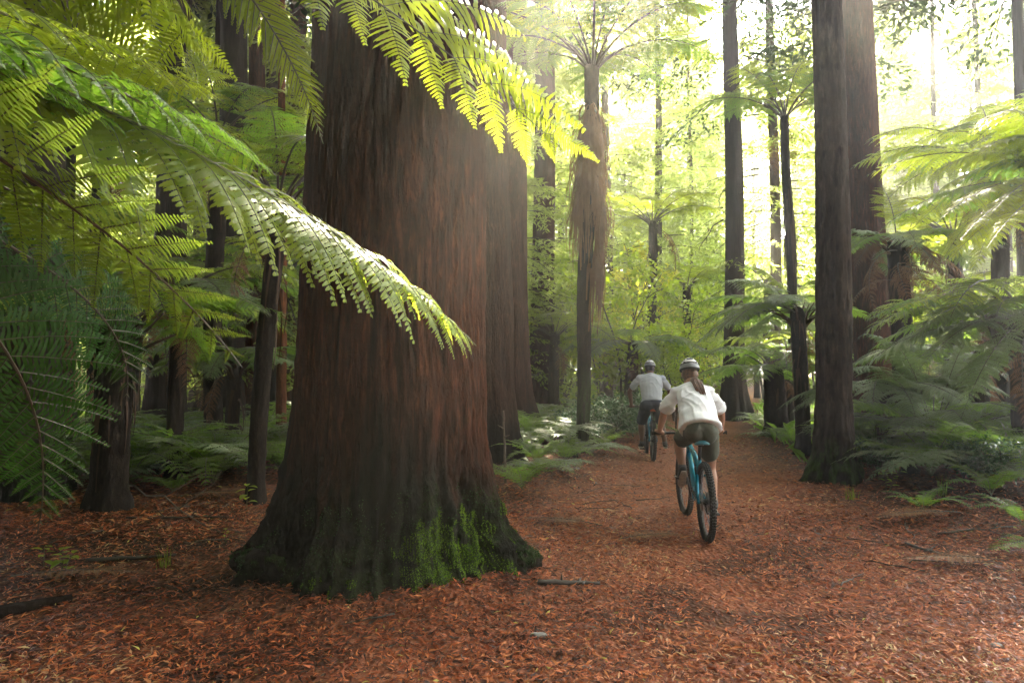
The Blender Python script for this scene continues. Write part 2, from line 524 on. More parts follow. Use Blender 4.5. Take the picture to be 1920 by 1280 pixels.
litter('leaf_litter', 'thick carpet of fallen orange brown leaves', 150000, 2.6, 7.5, 0.048, 1)
litter('leaf_litter', 'fallen orange brown leaves strewn further along the path', 62000, 6.0, 17, 0.075, 2, 0.02)
litter('needle_litter', 'thin brown needles and twiglets among the fallen leaves', 35000, 2.6, 8, 0.05, 3)

# ------------------------------------------------------------------ trunks
def trunk_mesh(name, mat, prof, centre, zs, nth, seed, cells=70, vper=0.7, amp=0.016, flute=0.02, lobes=None, moss=None, stain=None, twist=0.1, lump=0.0, plates=False):
    """prof(z)->radius, centre(z)->(x, y) offsets, zs: sampled heights; ridged fibrous bark in real relief"""
    th = np.arange(nth) / nth * 2 * PI
    TH, Z = np.meshgrid(th, zs)
    r0 = np.asarray(prof(Z), float)
    fr = TH / (2 * PI)
    warp = (noise2(fr * 9, Z * 0.9, seed + 1, wrap=9) - 0.5) * 0.9 + (noise2(fr * cells * .6, Z * 2.2, seed + 17, wrap=max(1, int(cells * .6))) - .5) * 22.0 / cells
    def ridged(c, vs_, sd):
        c = int(c)
        n = noise2(fr * c + warp * (c / 30.0) + Z * twist * c / 20.0, Z * vs_, sd, wrap=c)
        return 1 - np.abs(2 * n - 1) * 1.6
    h = 0.55 * ridged(cells, vper, seed + 2) + 0.3 * ridged(cells * 2, vper * 1.8, seed + 3) + 0.2 * ridged(cells * 4.3, vper * 4, seed + 4)
    if plates:
        h = h - 0.55 * sstep(0.55, 0.8, noise2(fr * cells * 0.8, Z * 9, seed + 8, wrap=int(cells * 0.8)))
    r = r0 + amp * h + flute * (noise2(fr * 12, Z * 0.35, seed + 5, wrap=12) - 0.5) * 2 * (0.5 + r0)
    if lobes is not None:
        r = r + lobes(TH, Z)
        foot = np.clip(1.25 - Z, 0, 1)
        r = r + foot * amp * 2.0 * (ridged(cells * .7, vper * 1.1, seed + 12) - .3) + foot * .05 * (noise3(np.cos(TH) * r0 * 26 + 90, np.sin(TH) * r0 * 26 + 90, Z * 15 + 90, seed + 13) - .5)
    if lump:
        X0, Y0 = np.cos(TH) * r0, np.sin(TH) * r0
        r = r + lump * np.clip(1.3 - Z, 0, 1) * (noise3(X0 * 5 + 40, Y0 * 5 + 40, Z * 3.5 + 40, seed + 6) - 0.5) + lump * 0.5 * np.clip(1.2 - Z, 0, 1) * (noise3(X0 * 11 + 40, Y0 * 12 + 40, Z * 9 + 40, seed + 7) - 0.5)
    cxy = centre(Z)
    V = np.stack([cxy[0] + np.cos(TH) * r, cxy[1] + np.sin(TH) * r, Z + 0 * r], -1).reshape(-1, 3)
    nz = len(zs)
    i, j = np.meshgrid(np.arange(nth), np.arange(nz - 1))
    i2 = (i + 1) % nth
    F = np.stack([j * nth + i, j * nth + i2, (j + 1) * nth + i2, (j + 1) * nth + i], -1).reshape(-1, 4)
    ms = moss(TH, Z) if moss else 0 * TH
    st = stain(TH, Z) if stain else 0 * TH
    me = np_mesh(name, V, [F], [mat], None, True, {'ridge': np.clip(h * 0.6 + 0.45, 0, 1).ravel(), 'moss': np.clip(ms, 0, 1).ravel(), 'stain': np.clip(st, 0, 1).ravel()})
    return me, V.reshape(nz, nth, 3), ms

def tufts(name, P, N, size, seed, mat, parent, n, label=None):
    """small upright moss leaves on a surface"""
    rng = np.random.default_rng(seed)
    k = rng.integers(0, len(P), n)
    p = P[k] + rng.normal(0, size * 0.45, (n, 3)); nn = nrm(N[k] + rng.normal(0, 0.55, (n, 3)) + np.array([0, 0, 0.25]))
    s = nrm(np.cross(nn, rng.normal(0, 1, (n, 3))))
    L = size * (0.5 + rng.random((n, 1)))
    q = np.stack([p - s * L * 0.42, p + s * L * 0.42, p + nn * L + s * L * 0.15], 1).reshape(-1, 3)
    me = np_mesh(name, q, [np.arange(n * 3).reshape(-1, 3)], [mat], None, False)
    o = link(name, me, parent); o['kind'] = 'stuff'
    if label: o['label'] = label
    return o

def blob_moss(nth_noise_seed, TH, Z, thc, thw, z0, z1):
    d = np.angle(np.exp(1j * (TH - thc)))
    return np.exp(-(d / thw) ** 2) * sstep(z1, z0, Z) * sstep(0.40, 0.62, noise2(TH * 5, Z * 4, nth_noise_seed) * 0.5 + 0.5 * noise2(TH * 17, Z * 13, nth_noise_seed + 1))

# --- the giant redwood beside the path
T1 = (-0.965, 5.45)
t1 = thing('redwood_tree', 'giant redwood with flared mossy base between the big fern frond and the path', 'tree', (T1[0], T1[1], 0), 0)
t1z = np.concatenate([np.linspace(-0.35, 1.3, 180), np.linspace(1.31, 4.6, 180), np.linspace(4.7, 26, 40)])
def t1_prof(z):
    return np.interp(z, [-0.35, -0.1, 0.0, .1, .215, .43, .64, .85, 1.07, 1.49, 1.92, 3.2, 4.05, 8, 16, 26], [1.17, 1.10, 1.05, .985, .90, .80, .765, .745, .735, .722, .708, .69, .66, .60, .5, .3])
def angd(TH, c): return np.angle(np.exp(1j * (TH - c)))
def t1_lobes(TH, Z):
    out = 0
    for c, w, a, h in ((R(218), .26, .10, .30), (R(-12), .20, .16, .36), (R(262), .32, .06, .5), (R(300), .22, .07, .5), (R(335), .16, .09, .8), (R(190), .25, .08, .7), (R(100), .4, .15, .5), (R(30), .3, .12, .6), (R(245), .14, .05, .9)):
        out = out + a * np.exp(-(angd(TH, c) / w) ** 2) * np.exp(-np.maximum(Z, 0) ** 2 / h ** 2)
    # creases that run up between the roots
    for c, w, a, h in ((R(236), .05, .07, .8), (R(281), .045, .06, .9), (R(318), .05, .07, .9), (R(347), .05, .06, .6), (R(205), .06, .07, .5)):
        out = out - a * np.exp(-(angd(TH, c + 0.12 * np.sin(Z * 4)) / w) ** 2) * sstep(h * 1.3, 0.1, Z)
    return out
def t1_moss(TH, Z):
    m = blob_moss(50, TH, Z, R(310), .42, 0.2, 0.85) * .95
    m = m + 0.8 * blob_moss(52, TH, Z, R(350), .16, 0.1, 1.0)
    m = m + 0.35 * blob_moss(54, TH, Z, R(255), .6, 0.1, 0.9)
    return m
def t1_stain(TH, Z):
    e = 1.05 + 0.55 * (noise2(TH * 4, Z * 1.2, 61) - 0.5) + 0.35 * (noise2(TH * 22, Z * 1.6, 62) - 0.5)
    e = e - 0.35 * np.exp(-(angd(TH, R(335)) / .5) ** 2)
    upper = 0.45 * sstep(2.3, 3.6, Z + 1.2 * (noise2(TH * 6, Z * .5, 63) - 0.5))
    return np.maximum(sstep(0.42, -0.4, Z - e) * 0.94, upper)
me, P, ms = trunk_mesh('trunk', M['redwood'], t1_prof, lambda z: (np.interp(z, [0, 4, 26], [0, .05, .2]), 0 * z), t1z, 400, 3, cells=84, vper=0.6, amp=0.036, flute=0.026, lobes=t1_lobes, moss=t1_moss, stain=t1_stain, lump=0.12)
tr = link('trunk', me, t1)
sel = (ms.ravel() > 0.34)
Pf = P.reshape(-1, 3); Nf = nrm(Pf * np.array([1, 1, 0]) + np.array([0, 0, 0.15]))
tufts('moss', Pf[sel], Nf[sel], 0.0085, 5, M['moss'], t1, 18000, 'bright green moss over the roots')
sel2 = (ms.ravel() > 0.08) & (ms.ravel() <= 0.34)
tufts('moss', Pf[sel2], Nf[sel2], 0.010, 6, M['moss_dark'], t1, 5000, 'thin dark moss in the bark')
def root_knob(px, Y, size, seed):
    p = at(px, 1090, Y)
    mb = MB(); mb.ell((0, 0, 0), size, 40, 26)
    V = np.concatenate(mb.V); r = nrm(V)
    V = V * (1 + .55 * (noise3(r[:, 0] * 2.2 + 30, r[:, 1] * 2.2 + 30, r[:, 2] * 2.2 + 30, seed) - .5) + .22 * (noise3(r[:, 0] * 7 + 30, r[:, 1] * 7 + 30, r[:, 2] * 7 + 30, seed + 1) - .5))[:, None]
    n = len(V)
    mv = sstep(.42, .6, noise3(r[:, 0] * 4 + 30, r[:, 1] * 4 + 30, r[:, 2] * 4 + 30, seed + 2)) * sstep(-.2, .5, r[:, 2])
    me = np_mesh('root', V, [np.concatenate(mb.F4), np.concatenate(mb.F3)], [M['redwood']], None, True, {'ridge': np.full(n, .5), 'moss': mv * .8, 'stain': np.full(n, .85)})
    o = link('root', me, t1); o.location = (p.x - T1[0], Y - T1[1], float(gz(p.x, Y)) + size[2] * .35)
    P2 = V + np.array(o.location); k = mv > .3
    tufts('moss', P2[k], r[k], .010, seed + 4, M['moss_dark'], t1, 1500)
root_knob(520, 4.9, (.22, .19, .16), 3)
root_knob(478, 5.0, (.15, .17, .10), 13)
root_knob(976, 5.12, (.13, .15, .10), 23)
TRUNKS = [(T1[0], T1[1], 1.1)]

def plain_trunk(name, x, y, r, H, mat, seed, lean=(0, 0), flare=0.5, fh=0.5, nth=96, dz=0.05, amp=None, cells=30, vper=0.7, moss_h=0.0, plates=False, parent=None, zvis=14, flute=0.02, moss_side=None, zb=-0.25):
    """trunk mesh with its base at the parent's origin"""
    zs = np.concatenate([np.arange(zb, zvis, dz), np.linspace(zvis, H, 24)])
    prof = lambda z: r * (1 - 0.62 * np.clip(z, 0, H) / H) + r * flare * np.exp(-np.maximum(z, -.2) / fh)
    cen = lambda z: (lean[0] * z + 0.05 * np.sin(z * .4 + seed), lean[1] * z)
    rs = np.random.default_rng(seed); ph = rs.random(6) * 6.28
    lob = lambda T, Z: r * flare * 0.45 * np.exp(-np.maximum(Z, 0) / (fh * 1.2)) * (np.sin(T * 4 + ph[0]) + .6 * np.sin(T * 7 + ph[1]))
    if moss_h:
        mo = lambda T, Z: sstep(moss_h, moss_h * 0.35, Z + 0.5 * moss_h * (noise2(T * 4, Z * 4, seed) - .5)) * (1 if moss_side is None else np.clip(.35 + np.exp(-(angd(T, moss_side) / .9) ** 2), 0, 1)) * sstep(.25, .55, noise2(T * 9, Z * 9, seed + 1))
    else: mo = None
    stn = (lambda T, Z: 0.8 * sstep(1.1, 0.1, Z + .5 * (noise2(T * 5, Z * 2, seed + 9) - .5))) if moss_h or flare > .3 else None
    me, P, ms = trunk_mesh('trunk', mat, prof, cen, zs, nth, seed, cells=cells, vper=vper, amp=amp if amp is not None else r * 0.05, flute=flute, lobes=lob, moss=mo, stain=stn, plates=plates)
    o = link('trunk', me, parent)
    TRUNKS.append((x, y, r * (1 + flare)))
    return o, P, ms
# ------------------------------------------------------------------ fern fronds
def frond_mesh(name, C, Nn, mats, npairs=22, wmax=0.45, s0=0.2, droop=0.8, npl=18, stations=(0, .4, .8), widths=(.6, 1, .6), seed=0, sweep=0.3, rr=0.010, shape_pow=0.85, pl_len=0.17, side_droop=(1, 1), side_len=(1, 1), taper0=0.5, ragged=0.0, gap=0.78):
    """bipinnate frond along the curve C (n x 3) with blade normals Nn: stalk, pinna ribs and every leaflet"""
    rng = np.random.default_rng(seed)
    C = np.asarray(C, float); Nn = nrm(np.asarray(Nn, float))
    seg = np.r_[0, np.cumsum(np.linalg.norm(np.diff(C, axis=0), axis=1))]; Ltot = seg[-1]; sN = seg / Ltot
    T = nrm(np.gradient(C, axis=0))
    ip = lambda A, s: np.stack([np.interp(s, sN, A[:, k]) for k in range(3)], -1)
    mb = MB()
    # stalk
    r_ = rr * (1 - 0.85 * sN)
    mb.tube(C, r_, 6, m=1, cap=True)
    u = (np.arange(npairs) + 0.5) / npairs
    u = u ** 0.9
    s = s0 + (0.985 - s0) * u
    PV, PT, PN = ip(C, s), nrm(ip(T, s)), nrm(ip(Nn, s))
    PN = nrm(PN - PT * (PN * PT).sum(-1, keepdims=True))
    PB = np.cross(PT, PN)
    ell = np.where(u < .3, taper0 + (1 - taper0) * np.sin(np.minimum(u / .3, 1) * PI / 2), np.cos(np.clip((u - .3) / .7, 0, 1) * PI / 2) ** shape_pow)
    ell = wmax * np.maximum(ell, 0.05)
    allV, allQ, allT = [], [], []
    G = np.array([0, 0, -1.0])
    nst = len(stations)
    for si, sd in enumerate((1, -1)):
        l = ell * side_len[si] * (1 + 0.10 * rng.normal(size=npairs))
        if ragged: l = l * (1 - ragged * rng.random(npairs))
        ph = sweep + 0.5 * u ** 2 + 0.08 * rng.normal(size=npairs)
        d0 = PB * sd * np.cos(ph)[:, None] + PT * np.sin(ph)[:, None] + PN * (0.10 * rng.normal(size=(npairs, 1)) + 0.05)
        d0 = nrm(d0)
        m = npl + 1
        t = np.linspace(0, 1, m)
        dr = droop * side_droop[si] * (0.75 + 0.5 * rng.random(npairs))
        # direction along the pinna bends towards the ground
        D = nrm(d0[:, None, :] + G[None, None, :] * (dr[:, None] * t[None, :] ** 1.2)[:, :, None])
        step = D * (l / npl)[:, None, None]
        P = PV[:, None, :] + np.cumsum(step, axis=1) - step
        NP = PN[:, None, :] - D * (PN[:, None, :] * D).sum(-1, keepdims=True)
        NP = nrm(NP)
        S = np.cross(D, NP)
        # ribs as thin three-sided rods
        rad = (np.maximum(rr * 0.22, 0.0012) * (1 - 0.7 * t))[None, :, None] * np.ones((npairs, 1, 1))
        ring = np.stack([P + S * rad, P - S * rad, P + NP * rad * 1.2], 2)      # npairs x m x 3 x 3
        base = (np.arange(npairs)[:, None] * m + np.arange(m - 1)[None, :]) * 3
        q = np.concatenate([np.stack([base + a, base + b, base + 3 + b, base + 3 + a], -1).reshape(-1, 4) for a, b in ((0, 1), (1, 2), (2, 0))])
        mb.add(ring.reshape(-1, 3), q, None, 1)
        # leaflets
        tt = (np.arange(npl) + 0.5) / npl
        for sg in (1, -1):
            Pp = P[:, :-1] + step[:, :-1] * 0.5
            Dd, Np, Sp = D[:, :-1], NP[:, :-1], S[:, :-1]
            wl = pl_len * l[:, None] * np.where(tt < .12, .75, 1.0)[None, :] * np.cos(np.clip((tt - .1) / .9, 0, 1) * PI / 2)[None, :] ** 1.0
            wl = np.maximum(wl, 0.15 * pl_len * l[:, None]) * (1 + .11 * rng.normal(size=(npairs, npl))) * np.where(rng.random((npairs, npl)) < .025, .3, 1)
            wd = np.broadcast_to((l / npl)[:, None] * gap, wl.shape)
            e = nrm(Sp * sg + Dd * (0.28 + 0.25 * tt[None, :, None] + .07 * rng.normal(size=(npairs, npl, 1))) + Np * 0.12 * rng.normal(size=(npairs, npl, 1)))
            fw = nrm(np.cross(Np, e))
            fw = fw * np.sign((fw * Dd).sum(-1, keepdims=True))
            curl = 0.22 + 0.16 * rng.random((npairs, npl, 1))
            rows = []
            for st, w in zip(stations, widths):
                c = Pp + e * (wl * st)[..., None] - Np * (curl * (wl * st * st)[..., None])
                rows.append(c - fw * (wd * w * .5)[..., None]); rows.append(c + fw * (wd * w * .5)[..., None])
            c = Pp + e * wl[..., None] + fw * (wd * .3)[..., None] - Np * (curl * wl[..., None])
            rows.append(c)
            A = np.stack(rows, 2).reshape(-1, 3)
            k = np.arange(npairs * npl)[:, None] * (2 * nst + 1)
            qs = [np.concatenate([k + 2 * a, k + 2 * a + 1, k + 2 * a + 3, k + 2 * a + 2], 1) for a in range(nst - 1)]
            tr_ = np.concatenate([k + 2 * nst - 2, k + 2 * nst - 1, k + 2 * nst], 1)
            if sd * sg < 0:
                qs = [x[:, ::-1] for x in qs]; tr_ = tr_[:, ::-1]
            mb.add(A, np.concatenate(qs) if qs else None, tr_, 0)
    return mb.mesh(name, mats, False)

def arch_curve(a0, a1, n=26, p=1.0, side=0.0):
    """unit-length curve in the x-z plane whose slope turns from a0 to a1 (radians)"""
    s = np.linspace(0, 1, n)
    a = a0 + (a1 - a0) * s ** p
    d = np.stack([np.cos(a), side * s, np.sin(a)], 1)
    C = np.cumsum(d, 0) / n
    C = C - C[0]
    N = np.stack([-np.sin(a), 0 * a, np.cos(a)], 1)
    return C / np.linalg.norm(np.diff(C, axis=0), axis=1).sum(), N

FR = {}
def fam(key, a0, a1, p, mats, n=4, **kw):
    L = []
    for i in range(n):
        C, N = arch_curve(a0 + R(random.uniform(-6, 6)), a1 + R(random.uniform(-10, 10)), 26, p, random.uniform(-.12, .12))
        L.append(frond_mesh('frond', C, N, mats, seed=hash_seed(key) + i, **kw))
    FR[key] = L
def hash_seed(s): return sum(ord(c) * (i + 3) for i, c in enumerate(s))
random.seed(7)
mid = dict(npairs=19, wmax=0.24, npl=14, stations=(0, .5), widths=(.75, 1.0), rr=0.009, s0=0.22)
fine = dict(npairs=24, wmax=0.22, npl=22, stations=(0, .45, .8), widths=(.7, 1.0, .6), rr=0.006, s0=0.2)
fam('arch', R(58), R(-38), 1.0, [M['frond'], M['stalk']], droop=.7, **mid)
fam('arch_lime', R(58), R(-30), 1.0, [M['frond_lime'], M['stalk']], droop=.7, **mid)
fam('flat', R(28), R(-35), 1.0, [M['frond_grey'], M['stalk']], droop=.75, **fine)
fam('flat_green', R(28), R(-35), 1.0, [M['frond'], M['stalk']], droop=.75, **fine)
fam('up', R(72), R(15), 1.0, [M['frond_lime'], M['stalk']], droop=.45, **mid)
fam('olive', R(45), R(-45), 1.0, [M['frond_olive'], M['stalk']], droop=.8, **mid)
fam('dead', R(30), R(-80), 0.7, [M['frond_dead'], M['stalk']], droop=1.6, npairs=18, wmax=.2, npl=10, stations=(0, .5), widths=(.7, .8), rr=.006, s0=.2, ragged=.5)
fam('ground', R(62), R(-25), 1.0, [M['frond'], M['stalk_green']], droop=.35, npairs=22, wmax=.15, npl=9, stations=(0, .5), widths=(.9, 1.0), rr=.005, s0=.12, pl_len=.2)
fam('ground_grey', R(50), R(-25), 1.0, [M['frond_grey'], M['stalk_green']], droop=.45, npairs=22, wmax=.19, npl=12, stations=(0, .5), widths=(.85, 1.0), rr=.005, s0=.14)
fam('sword', R(60), R(-30), 1.0, [M['frond'], M['stalk_green']], droop=.25, npairs=18, wmax=.15, npl=4, stations=(0, .5), widths=(1.2, 1.1), rr=.005, s0=.1, pl_len=.12, gap=1.1)

def put_frond(parent, key, L, az, roll=0.0, pitch=0.0, loc=(0, 0, 0), rng=random):
    o = link('frond', rng.choice(FR[key]), parent)
    o.location = loc
    o.rotation_euler = Euler((roll, pitch, az), 'XYZ')
    o.scale = (L, L, L)
    return o

def fern_trunk(parent, h, r0, r1, mat, lean=(0, 0), seed=1, moss=0.0, bulge=None, z0=-0.2):
    zs = np.r_[np.arange(z0, h - .02, 0.065), h, h + .05, h + .09, h + .105]
    prof = lambda z: np.interp(z, [z0, 0, min(.25, h * .5), h * .6, h, h + .05, h + .09, h + .105], [r0 * 1.5, r0 * 1.4, r0, (r0 + r1) / 2, r1, r1 * .75, r1 * .4, .004]) + (bulge(z) if bulge else 0)
    mo = (lambda T, Z: sstep(moss, moss * .5, Z) * sstep(.2, .5, noise2(T * 6, Z * 7, seed))) if moss else None
    me, P, ms = trunk_mesh('trunk', mat, prof, lambda z: (lean[0] * np.clip(z, 0, 99) ** 1.0 + .03 * np.sin(z * 1.3 + seed), lean[1] * z), zs, 32, seed, cells=24, vper=5, amp=r0 * 0.14, flute=.02, moss=mo)
    return link('trunk', me, parent)

def skirt(parent, z0, z1, rtop, rbot, n, mat, seed, lean=(0, 0), spread=.5, name='dead_frond_skirt', label=None, az=None):
    """hanging mat of dead stalks and withered fronds"""
    rng = np.random.default_rng(seed)
    mb = MB()
    for k in range(n):
        a = rng.random() * 2 * PI if az is None else az[0] + rng.normal() * az[1]
        zt = z1 - (z1 - z0) * .75 * rng.random() ** 1.3
        l = (z1 - z0) * (.22 + .35 * rng.random())
        rt = rtop + (rbot - rtop) * (z1 - zt) / (z1 - z0)
        ro = rt + spread * (.05 + .5 * rng.random() ** 2)
        t = np.linspace(0, 1, 6)
        r = rt * .8 + (ro - rt * .8) * np.sin(t * PI * .55) * (1 - .35 * t)
        z = zt - l * t ** 1.25
        aa = a + rng.normal() * .25 * t
        P = np.stack([lean[0] * z + np.cos(aa) * r, lean[1] * z + np.sin(aa) * r, z], 1)
        w = (.010 + .028 * rng.random() ** 2) * (1 - .7 * t) * (.7 + .6 * rng.random(6))
        s = np.stack([-np.sin(aa), np.cos(aa), .3 * rng.normal() + 0 * aa], 1)
        V = np.concatenate([P - s * w[:, None], P + s * w[:, None]])
        q = [(i, i + 1, i + 7, i + 6) for i in range(5)]
        mb.add(V, q)
    o = mb.build(name, mat, parent, False)
    o['kind'] = 'stuff'
    if label: o['label'] = label
    return o

def tree_fern(x, y, h, label, L, n, keys, seed, r=(.13, .10), lean=(0, 0), mat=None, moss=0.0, pitch=0.0, skirt_n=60, dead=2, z=None, az0=None, azs=None, bulge=None, group='tree ferns beside the track', trunk=True):
    rng = random.Random(seed)
    z = float(gz(x, y)) if z is None else z
    t = thing('tree_fern', label, 'tree fern', (x, y, z), 0, group)
    if trunk:
        fern_trunk(t, h, r[0], r[1], mat or M['fibre'], lean, seed, moss, bulge)
    top = (lean[0] * h, lean[1] * h, h - .03)
    for k in range(n):
        az = (azs[k] if azs else 2 * PI * (k + .6 * rng.random()) / n)
        rad = r[1] * .5
        put_frond(t, keys[k % len(keys)], L * rng.uniform(.85, 1.12), az, rng.uniform(-.12, .12), pitch + rng.uniform(-.12, .16), (top[0] + math.cos(az) * rad, top[1] + math.sin(az) * rad, top[2] + rng.uniform(-.05, .05)), rng)
    if y < 13 and trunk:
        ob = MB()
        for k in range(16):
            a = rng.uniform(0, 2 * PI); e = rng.uniform(.5, 1.25); l = rng.uniform(.2, .55)
            p = Vector((top[0] + math.cos(a) * r[1] * .8, top[1] + math.sin(a) * r[1] * .8, top[2] - rng.uniform(.05, .3)))
            d = Vector((math.cos(a) * math.cos(e), math.sin(a) * math.cos(e), math.sin(e)))
            ob.tube([p, p + d * l * .5, p + d * l + Vector((math.cos(a), math.sin(a), 0)) * l * .15], [.022, .017, .008], 5)
        ob.build('stalk_stub', M['frond_old'], t)['kind'] = 'stuff'
    for k in range(dead):
        az = rng.random() * 2 * PI
        o = put_frond(t, 'dead', L * rng.uniform(.55, .8), az, 0, .55, (top[0], top[1], top[2] - .1), rng)
        o.name = 'dead_frond'
    if skirt_n:
        skirt(t, max(.2, h - 1.4), h - .05, r[1] * .9, r[1] * 1.1, skirt_n, M['frond_old'], seed, lean, .3)
    return t

def bez(p0, p1, p2, n=30):
    t = np.linspace(0, 1, n)[:, None]
    p0, p1, p2 = (np.array(tuple(p)) for p in (p0, p1, p2))
    return (1 - t) ** 2 * p0 + 2 * t * (1 - t) * p1 + t * t * p2

def long_frond(parent, origin, p0, p1, p2, up, key_mats, seed, label=None, **kw):
    C = bez(p0, p1, p2) - np.array(tuple(origin))
    up = np.array(up, float)
    N = np.tile(up, (len(C), 1)) if up.ndim == 1 else np.stack([np.interp(np.linspace(0, 1, len(C)), np.linspace(0, 1, len(up)), up[:, k]) for k in range(3)], 1)
    a = dict(npairs=26, wmax=.45, s0=.22, droop=.6, npl=24, stations=(0, .3, .6, .85), widths=(.8, 1, .95, .55), rr=.013)
    a.update(kw)
    o = link('frond', frond_mesh('frond', C, N, key_mats, seed=seed, **a), parent)
    if label: o['label'] = label
    return o

# --- tall tree fern just beyond the picture's edge: its long fronds hang across the view
OA = Vector((-2.75, 1.25, 0)); TA = 2.75
ta = thing('tree_fern', 'near tree fern whose long fronds hang in front of the giant redwood', 'tree fern', OA, 0, 'near tree ferns')
fern_trunk(ta, TA, .14, .11, M['fibre'], (0, 0), 71)
oa = OA + Vector((0, 0, TA - .02))
SER = dict(stations=(0, .12, .24, .36, .48, .6, .72, .84, .94), widths=(.95, 1.1, .85, 1.05, .78, .92, .6, .62, .28))
LF = [M['frond'], M['stalk']]; LL = [M['frond_lime'], M['stalk_green']]; LO = [M['frond_olive'], M['stalk']]
# the broad one seen from below
long_frond(ta, OA, oa, at(120, 225, 2.0), at(455, 690, 2.45), (0.35, 0.72, 0.62), LO, 1, 'broad olive frond seen from below', wmax=.50, npairs=21, npl=28, s0=.15, droop=.12, sweep=.12, taper0=.75, shape_pow=.6, pl_len=.165, rr=.014, gap=.62, **SER)
# the arching glossy one in front of the trunk
long_frond(ta, OA, oa, at(500, 235, 2.5), at(893, 648, 3.15), (-.15, -.55, .85), LL, 2, 'glossy lit frond arching down across the trunk', wmax=.52, npairs=38, npl=24, s0=.28, droop=1.7, sweep=.55, side_droop=(1, .8), shape_pow=.5, rr=.012, pl_len=.22, taper0=.7, **SER)
# others of the same crown
long_frond(ta, OA, oa, at(100, 40, 1.7), at(520, 330, 2.9), (-.1, -.2, 1), LF, 3, None, wmax=.42, npairs=30, s0=.22, droop=1.6, sweep=.3)
long_frond(ta, OA, oa, at(-100, 60, 1.6), at(260, 260, 2.3), (-.3, -.2, 1), LF, 4, None, wmax=.40, npairs=28, s0=.2, droop=1.5, sweep=.3)
long_frond(ta, OA, oa, at(60, 10, 2.2), at(420, 190, 3.6), (.0, -.1, 1), LL, 5, None, wmax=.42, npairs=28, s0=.2, droop=1.3, sweep=.3)
long_frond(ta, OA, oa, at(-60, 260, 2.2), at(330, 560, 3.4), (.2, .5, .8), LO, 6, None, wmax=.42, npairs=28, s0=.2, droop=.3, sweep=.2)
# the deep green frond hanging low
long_frond(ta, OA, OA + Vector((0, .3, TA - .4)), at(185, 450, 2.7), at(70, 1000, 3.3), ((.3, -.2, .9), (.5, -.8, .4), (.35, -.9, .35)), [M['frond_dark'], M['stalk']], 7, 'deep green frond hanging low to the litter', wmax=.44, npairs=22, npl=22, s0=.3, droop=.25, sweep=.45, pl_len=.2, gap=.66, **SER)

long_frond(ta, OA, OA + Vector((0, .3, TA - .4)), at(300, 470, 3.4), at(235, 760, 3.7), ((.3, -.2, .9), (.4, -.8, .4), (.3, -.9, .3)), [M['frond_dark'], M['stalk']], 17, None, wmax=.36, npairs=22, npl=20, s0=.35, droop=.3, sweep=.45, pl_len=.2, gap=.66)
OC = Vector((-2.35, 2.5, 0)); TC = 4.0
tcf = thing('tree_fern', 'tall near tree fern whose bright fronds hang from the top of the view', 'tree fern', OC, 0, 'near tree ferns')
fern_trunk(tcf, TC, .15, .12, M['fibre'], (0, 0), 72)
oc = OC + Vector((0, 0, TC - .02))
long_frond(tcf, OC, oc, at(690, -60, 3.3), at(1060, 285, 3.5), ((0, -.3, 1), (-.15, -.75, .6), (-.2, -.8, .5)), LL, 8, 'bright frond hanging over the trunk top', wmax=.86, npairs=11, npl=22, s0=.24, droop=.8, sweep=.55, shape_pow=.5, rr=.010, pl_len=.25, side_droop=(1, 1.2), side_len=(.6, 1.1), gap=.66, **SER)
long_frond(tcf, OC, oc, at(480, -170, 3.0), at(606, 270, 3.35), ((0, -.2, 1), (.1, -.9, .5), (.1, -1, .2)), LL, 9, 'bright narrow frond hanging by the trunk edge', wmax=.24, npairs=40, npl=12, s0=.3, droop=.5, sweep=.55, shape_pow=.7, pl_len=.10, gap=1.2)
long_frond(tcf, OC, oc, at(300, -200, 2.9), at(380, 190, 3.6), ((0, -.2, 1), (-.1, -.8, .6)), LL, 10, None, wmax=.6, npairs=16, npl=18, s0=.25, droop=.8, sweep=.4, pl_len=.24, gap=.62)
long_frond(tcf, OC, oc, at(560, -230, 4.2), at(880, 40, 4.2), ((0, -.2, 1), (-.1, -.5, .8)), LL, 11, None, wmax=.5, npairs=24, s0=.25, droop=1.0, sweep=.3)
long_frond(tcf, OC, oc, at(120, -120, 3.1), at(150, 150, 3.9), ((0, -.2, 1), (-.1, -.7, .6)), LL, 12, None, wmax=.6, npairs=16, npl=18, s0=.25, droop=.8, sweep=.4, pl_len=.26, gap=.62)
long_frond(tcf, OC, oc, at(350, -300, 4.4), at(520, 120, 4.8), ((0, -.2, 1), (0, -.6, .7)), LL, 13, None, wmax=.5, npairs=24, s0=.25, droop=.8, sweep=.3)
long_frond(tcf, OC, oc, oc + Vector((1.2, -.9, .7)), oc + Vector((2.3, -1.7, -.1)), (0, 0, 1), LF, 14, None, wmax=.5, s0=.25)
long_frond(tcf, OC, oc, oc + Vector((-1.0, .9, .7)), oc + Vector((-2.2, 1.4, .1)), (0, 0, 1), LF, 15, None, wmax=.5, s0=.25)
long_frond(tcf, OC, oc, oc + Vector((-1.0, -.9, .7)), oc + Vector((-2.1, -1.5, .1)), (0, 0, 1), LF, 16, None, wmax=.5, s0=.25)
